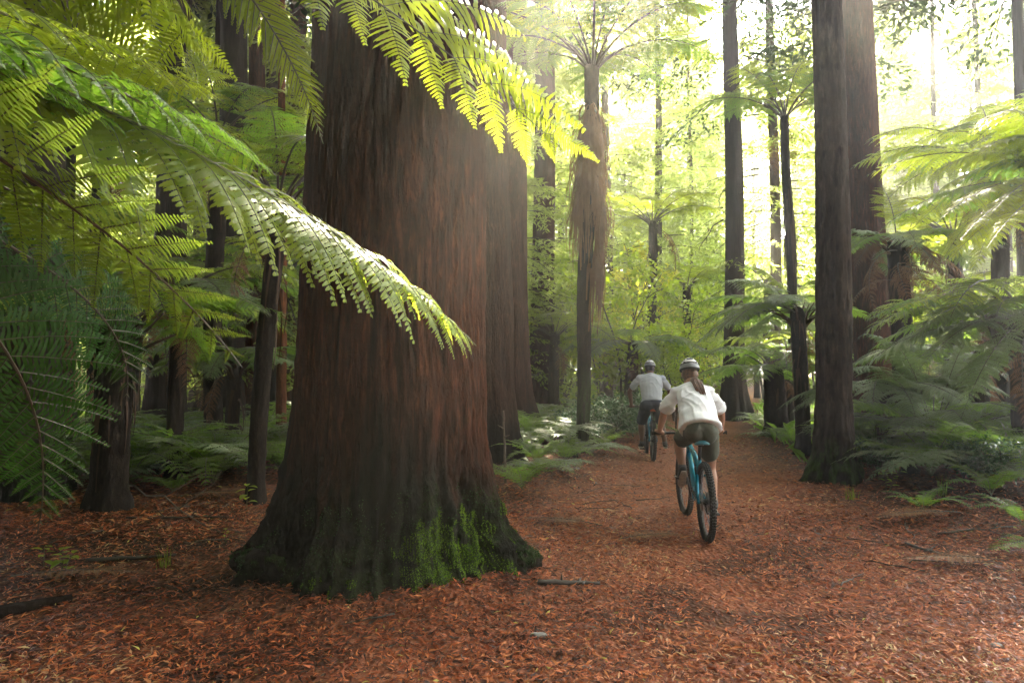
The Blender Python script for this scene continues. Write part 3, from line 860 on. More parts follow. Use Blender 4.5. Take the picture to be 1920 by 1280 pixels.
# ------------------------------------------------------------------ the other big trunks
def bough_set(z0, z1, n, lmax, lmin, seed, droop=(.15, .75), leaf=.16, side_n=13, taper=1.0, first=0.0, r0=.15):
    """boughs with flat needle sprays, joined: a crown for one tree"""
    rng = np.random.default_rng(seed)
    wood = MB(); LV = []
    for k in range(n):
        f = (k + rng.random()) / n
        z = z0 + (z1 - z0) * f
        L = (lmax + (lmin - lmax) * f ** taper) * (.7 + .5 * rng.random())
        az = rng.random() * 2 * PI
        m = 9
        t = np.linspace(0, 1, m)
        e0 = .25 - .35 * (1 - f); e1 = e0 - (droop[0] + (droop[1] - droop[0]) * rng.random())
        e = e0 + (e1 - e0) * t
        dr = np.stack([np.cos(az) * np.cos(e), np.sin(az) * np.cos(e), np.sin(e)], 1)
        P = np.cumsum(dr, 0) * L / m + np.array([np.cos(az) * r0 * .5, np.sin(az) * r0 * .5, z])
        wood.tube(P, .009 * L * (1 - .85 * t), 4, m=1, cap=False)
        # side twigs
        ts = first + (1 - first) * (np.arange(side_n) + .6) / side_n
        for sg in (1, -1):
            B = np.stack([np.interp(ts, t, P[:, c]) for c in range(3)], 1)
            D = nrm(np.stack([np.interp(ts, t, dr[:, c]) for c in range(3)], 1))
            S = nrm(np.cross(D, np.array([0, 0, 1.0]))) * sg
            tl = .42 * L * (1 - .75 * ts) * (.6 + .6 * rng.random(side_n)) + .12
            td = nrm(S * .9 + D * .55 + np.array([0, 0, -.25]) + .2 * rng.normal(size=(side_n, 3)))
            for q in range(side_n):
                nl = max(3, int(tl[q] / (leaf * .62)))
                u = (np.arange(nl) + .5) / nl
                b = B[q] + td[q] * (u * tl[q])[:, None] + np.array([0, 0, -1]) * (.25 * tl[q] * u ** 2)[:, None]
                side = nrm(np.cross(td[q], np.array([0, 0, 1.0])))
                for s2 in (1, -1):
                    d = nrm(side * s2 * .85 + td[q] * .6 + np.array([0, 0, -.25]) + .35 * rng.normal(size=(nl, 3)))
                    w = nrm(np.cross(d, rng.normal(size=(nl, 3)) * .5 + np.array([0, 0, 1])))
                    ll = leaf * (.6 + .7 * rng.random((nl, 1)))
                    ww = ll * .17
                    LV.append(np.stack([b, b + d * ll * .45 + w * ww, b + d * ll, b + d * ll * .45 - w * ww], 1).reshape(-1, 3))
    LVc = np.concatenate(LV)
    wood.add(LVc, np.arange(len(LVc)).reshape(-1, 4), None, 0)
    return wood

CROWN = {}
def crown_mesh(key, nm, **kw):
    CROWN[key] = bough_set(**kw).mesh('crown', [M[nm], M['twig']], False)
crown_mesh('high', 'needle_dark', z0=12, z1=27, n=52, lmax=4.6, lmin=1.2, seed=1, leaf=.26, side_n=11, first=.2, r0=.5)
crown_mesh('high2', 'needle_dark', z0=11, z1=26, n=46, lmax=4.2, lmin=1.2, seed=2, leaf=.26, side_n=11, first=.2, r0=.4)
crown_mesh('full', 'needle', z0=3.0, z1=22, n=125, lmax=3.6, lmin=.6, seed=3, leaf=.2, side_n=11, first=.1)
crown_mesh('full2', 'needle', z0=4.5, z1=24, n=115, lmax=4.2, lmin=.6, seed=4, leaf=.22, side_n=11, first=.1, droop=(.3, .95))
crown_mesh('full3', 'needle', z0=1.2, z1=12, n=90, lmax=2.8, lmin=.4, seed=5, leaf=.17, side_n=11, first=.05, droop=(.2, .8))
crown_mesh('sparse', 'needle', z0=3.5, z1=24, n=56, lmax=3.4, lmin=.6, seed=6, leaf=.2, side_n=11, first=.1, droop=(.3, 1.0))

def add_crown(t, key, rz=0, s=1.0, z=0):
    o = link('crown', CROWN[key], t)
    o.rotation_euler = (0, 0, rz); o.scale = (s, s, s); o.location = (0, 0, z)
    return o
def dead_branches(t, n, zlo, zhi, rtr, seed, L=1.2, az=None):
    rng = random.Random(seed)
    for k in range(n):
        mb = MB()
        z = rng.uniform(zlo, zhi); a = rng.uniform(0, 2 * PI) if az is None else rng.gauss(az[0], az[1])
        l = L * rng.uniform(.5, 1.3)
        P = [Vector((math.cos(a) * rtr * .8, math.sin(a) * rtr * .8, z))]
        d = Vector((math.cos(a), math.sin(a), rng.uniform(-.5, .3)))
        for i in range(7):
            d = (d + Vector((rng.gauss(0, .2), rng.gauss(0, .2), rng.gauss(-.1, .2)))).normalized()
            P.append(P[-1] + d * l / 7)
        mb.tube(P, [.018 * l * (1 - i / 8.5) + .003 for i in range(8)], 5)
        for i in (2, 4, 5):
            d2 = (d + Vector((rng.gauss(0, .8), rng.gauss(0, .8), rng.gauss(-.3, .5)))).normalized()
            mb.tube([P[i], P[i] + d2 * l * .15, P[i] + d2 * l * .28 + Vector((0, 0, -.06 * l))], [.007 * l, .005 * l, .002], 4)
        mb.build('dead_branch', M['twig'], t)

def big_tree(name, label, px, Y, r, H, mat, seed, crown=None, lean=(0, 0), cat='tree', group=None, branches=0, bz=(2, 6), kw_z=0, **kw):
    p = at(px, 700, Y)
    z = float(gz(p.x, Y))
    t = thing(name, label, cat, (p.x, Y, z), 0, group)
    plain_trunk('trunk', p.x, Y, r, H, mat, seed, lean=lean, parent=t, **kw)
    if crown: add_crown(t, crown, seed * 1.7, 1.0, kw_z)
    if branches: dead_branches(t, branches, bz[0], bz[1], r, seed)
    return t
add_crown(t1, 'high', .4, 1.15, 2)

G2 = 'redwoods behind the giant'
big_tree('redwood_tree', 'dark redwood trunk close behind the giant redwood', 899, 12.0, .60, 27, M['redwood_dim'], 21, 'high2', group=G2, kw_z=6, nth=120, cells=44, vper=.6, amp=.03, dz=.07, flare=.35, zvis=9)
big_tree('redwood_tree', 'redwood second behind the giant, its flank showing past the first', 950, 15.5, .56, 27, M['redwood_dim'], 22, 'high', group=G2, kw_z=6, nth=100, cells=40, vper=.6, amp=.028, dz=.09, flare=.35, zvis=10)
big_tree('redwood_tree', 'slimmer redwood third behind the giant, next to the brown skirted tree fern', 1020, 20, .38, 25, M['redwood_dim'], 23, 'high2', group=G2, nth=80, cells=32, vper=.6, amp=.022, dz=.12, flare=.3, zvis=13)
G3 = 'straight trunks beyond the riders'
big_tree('conifer_tree', 'tall dark trunk standing where the path bends beyond the riders', 1377, 22.5, .345, 26, M['darkbark'], 24, 'high2', lean=(.006, 0), group=G3, nth=80, cells=30, amp=.014, dz=.1, flare=.75, fh=.6, zvis=15, branches=9, bz=(3.5, 9))
big_tree('conifer_tree', 'grey brown trunk with scaly bark and mossy foot at the path edge', 1560, 9.55, .235, 26, M['greybark'], 25, None, lean=(.002, 0), group=G3, nth=140, cells=26, vper=2.4, amp=.016, flare=.62, fh=.35, zvis=7, dz=.032, moss_h=.62, plates=True)
t7 = [o for o in bpy.data.objects if o.get('label', '').startswith('grey brown trunk with scaly')][0]
add_crown(t7, 'high', 2.0)
big_tree('redwood_tree', 'broad brown redwood standing behind the scaly grey trunk', 1634, 14.2, .36, 27, M['redwood'], 26, 'high', lean=(-.006, 0), group=G3, nth=100, cells=34, vper=.7, amp=.018, dz=.08, flare=.35, zvis=10)
big_tree('redwood_tree', 'thin redwood half hidden between two big trunks', 1604, 19, .14, 24, M['redwood'], 27, 'high2', group=G3, dz=.15, nth=44, cells=18, zvis=12)

# left side trunks
GL = 'trunks under the ferns'
big_tree('conifer_tree', 'trunk with a peeling orange bark flake seen through the fronds', 308, 13.0, .30, 25, M['darkbark'], 31, 'high', group=GL, dz=.15, nth=60, cells=26, amp=.015, branches=6, bz=(3, 7))
big_tree('conifer_tree', 'straight brown trunk behind two thin black fern stalks', 474, 16, .24, 25, M['redwood'], 32, 'high2', group=GL, dz=.15, nth=56, cells=22)
big_tree('conifer_tree', 'pale edged trunk just beside the giant redwood', 550, 18.5, .29, 25, M['redwood'], 33, 'high', group=GL, dz=.15, nth=56, cells=24, branches=3)
big_tree('conifer_tree', 'dark trunk behind the drooping fronds in the upper corner', 112, 12.5, .22, 25, M['darkbark'], 34, 'high2', group=GL, dz=.15, nth=56, cells=22, branches=5, bz=(4, 7))
big_tree('conifer_tree', 'thin upright trunk next to the corner trunk', 66, 14, .12, 23, M['darkbark'], 35, 'high', group=GL, dz=.12, nth=40, cells=18)
big_tree('conifer_tree', 'slender far trunk in a gap between fronds', 405, 24, .2, 25, M['redwood'], 36, 'high', group=GL, dz=.15, nth=44, cells=18)
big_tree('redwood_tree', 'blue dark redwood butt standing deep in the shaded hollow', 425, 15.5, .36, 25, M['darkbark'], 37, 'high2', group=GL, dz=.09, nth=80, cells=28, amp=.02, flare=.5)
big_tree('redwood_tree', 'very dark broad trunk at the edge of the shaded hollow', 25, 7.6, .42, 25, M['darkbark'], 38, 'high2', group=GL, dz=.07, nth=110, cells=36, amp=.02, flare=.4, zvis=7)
big_tree('conifer_tree', 'slim rusty trunk close to the giant redwood foot', 522, 10.5, .075, 14, M['rust'], 39, None, group=GL, dz=.12, nth=40, cells=16, zvis=8)
big_tree('conifer_tree', 'slim dark pole trunk in the shaded hollow', 341, 13.5, .075, 14, M['darkbark'], 40, None, group=GL, dz=.12, nth=32, cells=14, zvis=8)
big_tree('conifer_tree', 'low dark stem beside the blue dark redwood butt', 392, 17, .12, 14, M['darkbark'], 41, 'full3', group=GL, dz=.12, nth=32, cells=14, zvis=8)
big_tree('conifer_tree', 'dark trunk in the bright upper corner', 1930, 16, .16, 24, M['darkbark'], 42, 'high2', group=G3, dz=.15, nth=44, cells=20)
big_tree('redwood_tree', 'broken rust red trunk behind the withered brown frond', 1694, 12.6, .16, 3.3, M['rust'], 43, None, group=G3, nth=70, cells=20, zvis=3, flare=.25)
# bark flake on the left trunk
fl = MB()
pf = at(326, 192, 12.62)
for q in range(3):
    fl.tube([pf + Vector((-.03 + .06 * q, -.02, -.13)), pf + Vector((0, -.08, 0)), pf + Vector((.02 + .1 * q, -.05, .06 - .05 * q))], [.02, .03, .008], 5, flat=.3)
tag(fl.build('bark_flake', simple('orange_bark', (.6, .17, .03), .7)), 'orange flake of bark peeling from a trunk', 'bark flake')

# slim far conifers in the bright haze
GF = 'slim conifers in the haze'
far = [(1767, 33, .17, 'sparse', 'slim pale conifer stem in front of the brightest sky'), (1715, 38, .13, 'sparse', 'thin pale conifer stem beside the bright gap'),
       (1698, 42, .14, 'full2', 'faint thin conifer stem second from the bright gap'), (1238, 29, .19, 'full', 'slim speckled conifer stem above the man on the bicycle'),
       (1299, 35, .11, 'full2', 'very thin conifer stem above the woman on the bicycle'), (1457, 25, .22, 'full2', 'brown conifer stem beside the far tree fern'),
       (1140, 27, .2, 'full', 'hazy conifer stem behind the brown skirted tree fern'), (1185, 44, .2, 'full2', 'pale conifer deep in the haze over the bushes')]
for i, (px, Y, r, ck, lab) in enumerate(far):
    big_tree('conifer_tree', lab, px, Y, r, 25, M['greybark'], 50 + i, ck, group=GF, nth=32, dz=.3, cells=14, zvis=18, amp=.008, branches=3 if i < 4 else 0, bz=(3, 9))
for i, (px, Y, ck, lab) in enumerate([(1672, 41, 'full', 'pale conifer just past the broad brown redwood'), (1738, 47, 'full2', 'pale conifer with hanging boughs before the bright gap'), (1838, 37, 'sparse', 'open boughed conifer past the bright gap'), (1888, 42, 'full2', 'pale conifer with hanging boughs past the bright gap'), (1640, 52, 'full2', 'faint conifer far behind the broad brown redwood'), (1418, 44, 'full', 'pale conifer between the path bend trunk and the far tree fern'), (1330, 50, 'full2', 'faint conifer far above the woman'), (1900, 30, 'full3', 'leafy young conifer at the bank top'), (1690, 33, 'full3', 'leafy young conifer below the bright gap'), (1790, 36, 'full3', 'leafy young conifer under the slim pale stem')]):
    big_tree('conifer_tree', lab, px, Y, .15, 25 if ck != 'full3' else 13, M['greybark'], 60 + i, ck, group=GF, nth=24, dz=.4, cells=12, zvis=18 if ck != 'full3' else 10, amp=.008)
rng = random.Random(4)
lab_by = {'full': 'hazy conifer with dense drooping boughs among the far trees', 'full2': 'hazy conifer with long hanging boughs among the far trees', 'sparse': 'hazy conifer with thin open boughs among the far trees', 'full3': 'young leafy conifer growing low among the far trees'}
spots = []
for k in range(400):
    Y = rng.uniform(17, 70); x = rng.uniform(-.85, .85) * Y
    if abs(x - float(path_x(Y))) < 2.6 and Y < 45: continue
    px = 960 + x / Y * 1280
    if px > 1625 and Y < 32: continue
    if 1690 < px < 1900 and Y > 26 and rng.random() < .5: continue
    if 960 < px < 1500 and Y < 23: continue
    if 2 < x - .23 * (Y - 22) < 13 and 23 < Y < 38: continue        # the open strip the low sun comes through
    if any((x - a) ** 2 + (Y - b) ** 2 < 9 for a, b in spots): continue
    spots.append((x, Y))
    if len(spots) >= 84: break
protos = {}
for i, (x, Y) in enumerate(spots):
    ck = ['full', 'full2', 'full3', 'full3', 'full', 'sparse'][i % 6]
    z = float(gz(x, Y))
    t = thing('far_conifer', lab_by[ck], 'tree', (x, Y, z), rng.uniform(0, 6.28), 'far conifers with ' + ck + ' boughs')
    t['group'] = {'full': 'far conifers with dense boughs', 'full2': 'far conifers with hanging boughs', 'sparse': 'far conifers with open boughs', 'full3': 'young far conifers'}[ck]
    if ck not in protos:
        H = {'full': 23, 'full2': 25, 'sparse': 25, 'full3': 12.5}[ck]
        o, _, _ = plain_trunk('trunk', x, Y, .2 if H > 15 else .11, H, M['greybark'], 80 + i, nth=24, dz=.35, cells=12, amp=.008, parent=t, zvis=15 if H > 15 else 10)
        protos[ck] = o.data
    else:
        link('trunk', protos[ck], t)
    add_crown(t, ck, rng.uniform(0, 6.28), rng.uniform(.85, 1.2))

# ------------------------------------------------------------------ broadleaf saplings and shrubs
def sapling_mesh(seed, H, W, n_br, leaves, leaf, mats, z0=.3, base_stems=3):
    rng = np.random.default_rng(seed)
    mb = MB(); LV = []
    for s_ in range(base_stems):
        a = rng.random() * 6.28; l = H * (.75 + .25 * rng.random())
        t = np.linspace(0, 1, 8)
        st = np.stack([np.cos(a) * W * .35 * t ** 1.5 + .05 * H * np.sin(t * 5 + s_) * t, np.sin(a) * W * .35 * t ** 1.5, l * t], 1)
        mb.tube(st, .012 * H ** .7 * (1 - .85 * t) + .002, 5, m=1)
        for b in range(n_br):
            tb = z0 + (1 - z0) * rng.random()
            p = np.array([np.interp(tb, t, st[:, c]) for c in range(3)])
            az = rng.random() * 6.28; bl = W * (.25 + .5 * rng.random()) * (1.15 - .6 * tb)
            tt = np.linspace(0, 1, 6)
            el = .5 - 1.0 * tt * rng.random()
            d = np.stack([np.cos(az) * np.cos(el), np.sin(az) * np.cos(el), np.sin(el)], 1)
            br = p + np.cumsum(d, 0) * bl / 6
            mb.tube(np.vstack([p, br]), np.linspace(.006 * H ** .5, .0015, 7), 4, m=1, cap=False)
            nl = leaves
            u = rng.random(nl) ** .7
            q = np.stack([np.interp(u, tt, br[:, c]) for c in range(3)], 1) + rng.normal(0, .07 * W, (nl, 3)) * np.array([1, 1, .6])
            dd = nrm(d[-1] * .6 + rng.normal(0, .7, (nl, 3)) + np.array([0, 0, -.25]))
            w = nrm(np.cross(dd, rng.normal(0, .5, (nl, 3)) + np.array([0, 0, 1])))
            ll = leaf * (.6 + .8 * rng.random((nl, 1))); ww = ll * .30
            LV.append(np.stack([q, q + dd * ll * .45 + w * ww, q + dd * ll, q + dd * ll * .45 - w * ww], 1).reshape(-1, 3))
    L = np.concatenate(LV)
    mb.add(L, np.arange(len(L)).reshape(-1, 4), None, 0)
    return mb.mesh('foliage', mats, False)
SAP = {
    'lime': [sapling_mesh(i, 4.4, 2.6, 16, 62, .125, [M['leaf_bright'], M['twig']], .25, 3) for i in range(3)],
    'yellow': [sapling_mesh(10 + i, 4.6, 2.3, 12, 36, .12, [M['leaf_yellow'], M['twig']], .35, 3) for i in range(2)],
    'glossy': [sapling_mesh(20 + i, 1.0, 1.3, 12, 34, .075, [M['leaf_glossy'], M['twig']], .15, 5) for i in range(3)],
}
def shrub(px, Y, key, s, label, group, k=0, py=None):
    x = (px - 960) / 1280 * Y
    t = thing('shrub', label, 'shrub', (x, Y, float(gz(x, Y))), k * 1.9, group)
    o = link('foliage', SAP[key][k % len(SAP[key])], t); o.scale = (s, s, s)
    return t
GS = 'leafy saplings behind the riders'
for i, (px, Y, key, s, lab) in enumerate([
    (1165, 19, 'lime', 1.25, 'lime green sapling behind the skirted tree fern'), (1262, 22, 'lime', 1.0, 'small lime sapling above the man in grey'),
    (1215, 24, 'yellow', 1.35, 'yellow leaved sapling by the speckled conifer stem'), (1060, 23, 'lime', 1.3, 'lime green sapling between the redwoods and the skirted tree fern'),
    (1125, 21, 'yellow', .95, 'yellow leaved sapling behind the skirted tree fern'), (1315, 30, 'lime', 1.5, 'green sapling far along beside the path'),
    (1080, 28, 'yellow', 1.4, 'tall yellowing sapling far behind the redwoods'), (1290, 27, 'yellow', 1.0, 'yellow tipped sapling over the path end'),
    (1180, 31, 'lime', 1.7, 'broad green sapling deep behind the yellow ones'), (1430, 33, 'lime', 1.5, 'green sapling beyond the dark path bend trunk'), (1266, 18.5, 'lime', .62, 'low vivid lime sapling between the two riders')]):
    shrub(px, Y, key, s, lab, GS, i)
for i in range(22):
    Y = rng.uniform(24, 46); x = rng.uniform(-.6, .85) * Y
    if abs(x - float(path_x(Y))) < 2: continue
    t = shrub(960 + x / Y * 1280, Y, 'lime', rng.uniform(1.0, 1.8), 'green bushy sapling in the far understorey', 'far understorey saplings', i)
GB = 'glossy low bushes'
for i, (px, Y, s, lab) in enumerate([(1150, 14.8, 1.0, 'glossy dark bush at the path side near the man'), (1095, 14, .8, 'glossy dark bush by the mossy fern trunk'), (300, 9.4, .62, 'pale glossy bush in the shaded hollow'), (350, 10.4, .4, 'smaller glossy bush in the shaded hollow'), (1185, 17, 1.0, 'dark glossy bush behind the man in grey'), (1640, 9.6, .5, 'small glossy bush under the scaly trunk'), (1800, 8.6, .5, 'small glossy bush under the spreading fern'), (1870, 8.0, .55, 'glossy bush at the shaded bank edge')]):
    shrub(px, Y, 'glossy', s, lab, GB, i)

# one mass of low undergrowth further off, where nothing can be told apart
def undergrowth():
    rng2 = np.random.default_rng(9)
    n = 42000
    y = rng2.uniform(11, 60, n) ; x = rng2.uniform(-.85, .85, n) * (y + 3)
    d = np.abs(x - path_x(y)) - path_w(y)
    k = (d > .5 + .7 * rng2.random(n)) & (noise2(x * .5, y * .5, 70) > .42)
    x, y = x[k], y[k]; n = len(x)
    z = gz(x, y)
    az = rng2.random(n) * 6.28; L = .22 + .45 * rng2.random(n)
    el = .2 + .9 * rng2.random(n)
    dd = np.stack([np.cos(az) * np.cos(el), np.sin(az) * np.cos(el), np.sin(el)], 1)
    w = np.stack([-np.sin(az), np.cos(az), 0 * az], 1)
    b = np.stack([x, y, z], 1)
    tip = b + dd * L[:, None] + np.array([0, 0, -1]) * (L * .25)[:, None]
    mid_ = b + dd * (L * .55)[:, None]
    ww = (L * .13)[:, None]
    V = np.stack([b, mid_ + w * ww, tip, mid_ - w * ww], 1).reshape(-1, 3)
    tag(link('undergrowth', np_mesh('undergrowth', V, [np.arange(len(V)).reshape(-1, 4)], [M['frond']], None, False)), 'low green undergrowth covering the far forest floor', None, None, 'stuff')
undergrowth()

# ------------------------------------------------------------------ tree ferns in view
GT = 'tree ferns beside the track'
def X(px, Y): return (px - 960) / 1280 * Y
# the tall one with the brown skirt
tf = tree_fern(X(1088, 13), 13, 7.4, 'tall tree fern with a shaggy brown skirt of dead fronds', 3.2, 17, ['arch', 'arch_lime'], 101, r=(.125, .135), lean=(.036, 0), moss=1.9, pitch=-.12, skirt_n=0, dead=0)
skirt(tf, 4.1, 6.7, .13, .29, 700, M['frond_dead'], 5, (.036, 0), .8, label='shaggy skirt of withered fronds')
skirt(tf, 2.7, 4.9, .2, .22, 200, M['frond_dead'], 6, (.062, 0), .3, label='hanging tail of withered fronds', az=(-.1, .7))
tf2 = tree_fern(X(1494, 19), 19, 8.7, 'slim far tree fern with fronds fanned against the haze', 2.9, 14, ['arch_lime', 'arch'], 102, r=(.13, .11), lean=(-.024, 0), skirt_n=0, dead=2, pitch=-.08)
skirt(tf2, 4.0, 7.2, .13, .2, 60, M['frond_old'], 8, (-.024, 0), .12, label='bundle of hanging black stalks')
tree_fern(X(1452, 16.5), 16.5, 1.55, 'bushy tree fern on a dark stump beyond the woman', 2.3, 13, ['flat_green', 'arch'], 103, r=(.26, .2), pitch=.0, skirt_n=50)
tree_fern(X(1478, 18), 18, 2.0, 'dark stemmed tree fern next to the bushy one', 2.2, 11, ['flat_green', 'olive'], 104, r=(.16, .14), skirt_n=40)
tree_fern(X(1498, 20.5), 20.5, 3.0, 'tree fern with a straight black stem behind the bushy ones', 2.4, 12, ['flat', 'arch'], 105, r=(.15, .13), skirt_n=30)
tree_fern(X(1690, 12), 12, 3.75, 'tree fern in front of the brown redwood with an upright lime frond', 1.6, 12, ['flat', 'flat_green'], 106, r=(.17, .15), skirt_n=80, dead=2)
t106 = bpy.data.objects[[o.name for o in bpy.data.objects if o.get('label', '').startswith('tree fern in front of the brown')][0]]
o = put_frond(t106, 'up', 1.45, R(80), 0, -.25, (0, .05, 3.75)); o['label'] = 'upright lime frond'
o = put_frond(t106, 'dead', 1.9, R(200), .3, .1, (0, -.1, 3.55)); o.name = 'dead_frond'; o['label'] = 'withered rust brown frond'
for az_, l_, z_ in ((-25, 1.7, 3.55), (-60, 1.5, 3.3), (-110, 1.4, 3.2), (230, 1.6, 3.3), (-5, 1.5, 3.1), (185, 1.5, 3.0)):
    o = put_frond(t106, 'dead', l_, R(az_), .3, .0, (0, -.1, z_)); o.name = 'dead_frond'; o['label'] = 'withered rust brown frond'
tree_fern(X(1748, 10.6), 10.6, .38, 'stemless fern with tall arching silvery fronds by the scaly trunk', 2.25, 15, ['flat', 'flat', 'flat_green'], 107, r=(.24, .22), skirt_n=50, pitch=-.32, dead=2)
tree_fern(X(1925, 9.0), 9.0, 2.0, 'tree fern with a thick black stem at the shaded bank', 2.2, 12, ['flat', 'olive', 'flat_green'], 108, r=(.2, .17), skirt_n=60, azs=[PI * .7 + k * .22 for k in range(12)])
tree_fern(X(2040, 7.4), 7.4, 3.35, 'tree fern with sunlit fronds reaching in from the path side', 2.1, 11, ['arch_lime', 'flat_green'], 109, r=(.17, .14), skirt_n=0, dead=1)
tree_fern(X(1960, 10.5), 10.5, 4.6, 'tall tree fern with a shaggy dark head over the bank', 2.2, 13, ['arch_lime', 'olive', 'arch'], 110, r=(.2, .2), skirt_n=200, dead=6)
tree_fern(X(1850, 15), 15, 2.9, 'yellow green tree fern behind the shaggy one', 2.4, 13, ['arch_lime', 'olive'], 111, r=(.18, .15), skirt_n=80, dead=3)
tree_fern(X(1780, 17), 17, 2.2, 'tree fern in the hazy dip behind the brown redwood', 2.3, 12, ['arch_lime', 'arch'], 112, r=(.18, .15), skirt_n=60, dead=2)
tree_fern(X(1595, 16), 16, 3.0, 'tree fern between the scaly trunk and the brown redwood', 2.0, 12, ['flat', 'arch'], 113, r=(.16, .14), skirt_n=40)
tree_fern(X(1500, 12.5), 12.5, 2.6, 'tree fern whose silvery arching fronds spread from behind the scaly trunk', 2.0, 12, ['flat', 'flat_green'], 114, r=(.13, .12), skirt_n=40, azs=[R(100) + k * R(17) for k in range(9)] + [R(20), R(50), R(75)], trunk=True)
# shaded side
tree_fern(X(205, 7.0), 7.0, 1.85, 'tree fern on a thick black stem in the shaded hollow', 1.9, 13, ['flat_green', 'olive', 'arch'], 115, r=(.16, .15), lean=(.05, 0), skirt_n=60, dead=2)
tree_fern(X(482, 7.4), 7.4, 3.2, 'slim leaning tree fern with thin black stalks beside the giant redwood', 1.9, 12, ['arch', 'olive', 'arch_lime'], 116, r=(.085, .085), lean=(.062, 0), skirt_n=30, dead=1, pitch=-.2)
tree_fern(X(250, 11.5), 11.5, 2.2, 'tree fern with pale fronds deep in the shaded hollow', 1.9, 12, ['flat', 'flat_green'], 117, r=(.14, .12), skirt_n=20)
tree_fern(X(392, 15), 15, 1.6, 'short tree fern by the blue dark redwood butt', 1.8, 12, ['flat', 'flat_green'], 118, r=(.14, .12), skirt_n=20)
tree_fern(X(60, 10.5), 10.5, 3.6, 'tree fern behind the very dark broad trunk', 2.2, 12, ['arch', 'flat_green'], 119, r=(.15, .13), skirt_n=30)
tree_fern(X(180, 12), 12, 5.6, 'tall bright tree fern behind the hanging fronds', 2.4, 13, ['arch_lime', 'arch'], 120, r=(.15, .13), skirt_n=30)
tree_fern(X(400, 11), 11, 5.2, 'tall lime tree fern showing between the glossy frond and the trunk', 2.2, 13, ['arch_lime', 'arch'], 121, r=(.13, .12), skirt_n=30)
tree_fern(X(520, 14), 14, 3.4, 'tree fern peeping out by the flank of the giant redwood', 2.0, 12, ['arch_lime', 'arch'], 122, r=(.13, .12), skirt_n=30)
tree_fern(X(125, 9.2), 9.2, 2.7, 'tree fern filling the gap behind the hanging deep green frond', 2.0, 13, ['olive', 'flat_green', 'arch'], 141, r=(.12, .11), skirt_n=30, dead=2)
tree_fern(X(335, 8.8), 8.8, 2.5, 'tree fern spreading low over the shaded hollow', 2.0, 13, ['olive', 'flat_green', 'flat'], 142, r=(.10, .09), skirt_n=30, dead=2, pitch=.05)
tree_fern(X(440, 10.2), 10.2, 1.6, 'short tree fern before the giant redwood flank', 1.7, 12, ['flat_green', 'flat'], 143, r=(.10, .09), skirt_n=30)
tree_fern(X(290, 13), 13, 3.2, 'tree fern behind the flake barked trunk', 2.2, 13, ['arch', 'olive'], 144, r=(.12, .11), skirt_n=30)
tree_fern(X(1880, 12.5), 12.5, 5.3, 'tall lime tree fern high on the bank against the bright gap', 2.6, 14, ['arch_lime', 'arch_lime', 'arch'], 147, r=(.13, .12), skirt_n=60, dead=2)
tree_fern(X(1795, 15), 15, 4.4, 'lime tree fern beneath the bright gap', 2.6, 14, ['arch_lime'], 148, r=(.13, .12), skirt_n=60, dead=1)
tree_fern(X(1700, 18), 18, 4.2, 'hazy lime tree fern beside the broad brown redwood', 2.5, 13, ['arch_lime'], 149, r=(.13, .12), skirt_n=30)
tree_fern(X(1830, 11.5), 11.5, 1.7, 'low tree fern spreading over the dark bank', 2.1, 13, ['flat', 'flat_green'], 145, r=(.14, .12), skirt_n=30, dead=2)
tree_fern(X(1655, 11), 11, 1.2, 'low silvery tree fern between the scaly trunk and the bank', 1.8, 13, ['flat', 'flat'], 146, r=(.13, .12), skirt_n=30, dead=1)
tree_fern(X(1040, 19), 19, 2.4, 'yellow green tree fern at the foot of the slim redwood', 2.1, 13, ['arch_lime', 'olive'], 123, r=(.15, .13), skirt_n=20)
tree_fern(X(1185, 18.5), 18.5, 2.3, 'flat topped tree fern above the man on the bicycle', 2.3, 12, ['flat_green', 'flat'], 124, r=(.15, .13), skirt_n=40)
tree_fern(X(1290, 26), 26, 4.8, 'pale tree fern fading in the haze above the woman', 2.6, 13, ['arch_lime'], 125, r=(.15, .13), skirt_n=20)
tree_fern(X(1225, 23), 23, 6.6, 'tall pale tree fern in the haze beside the skirted one', 2.8, 13, ['arch_lime'], 126, r=(.15, .13), skirt_n=40)
tree_fern(X(1440, 27), 27, 5.2, 'pale tree fern in the haze behind the path bend trunk', 2.6, 13, ['arch_lime', 'arch'], 127, r=(.15, .13), skirt_n=20)

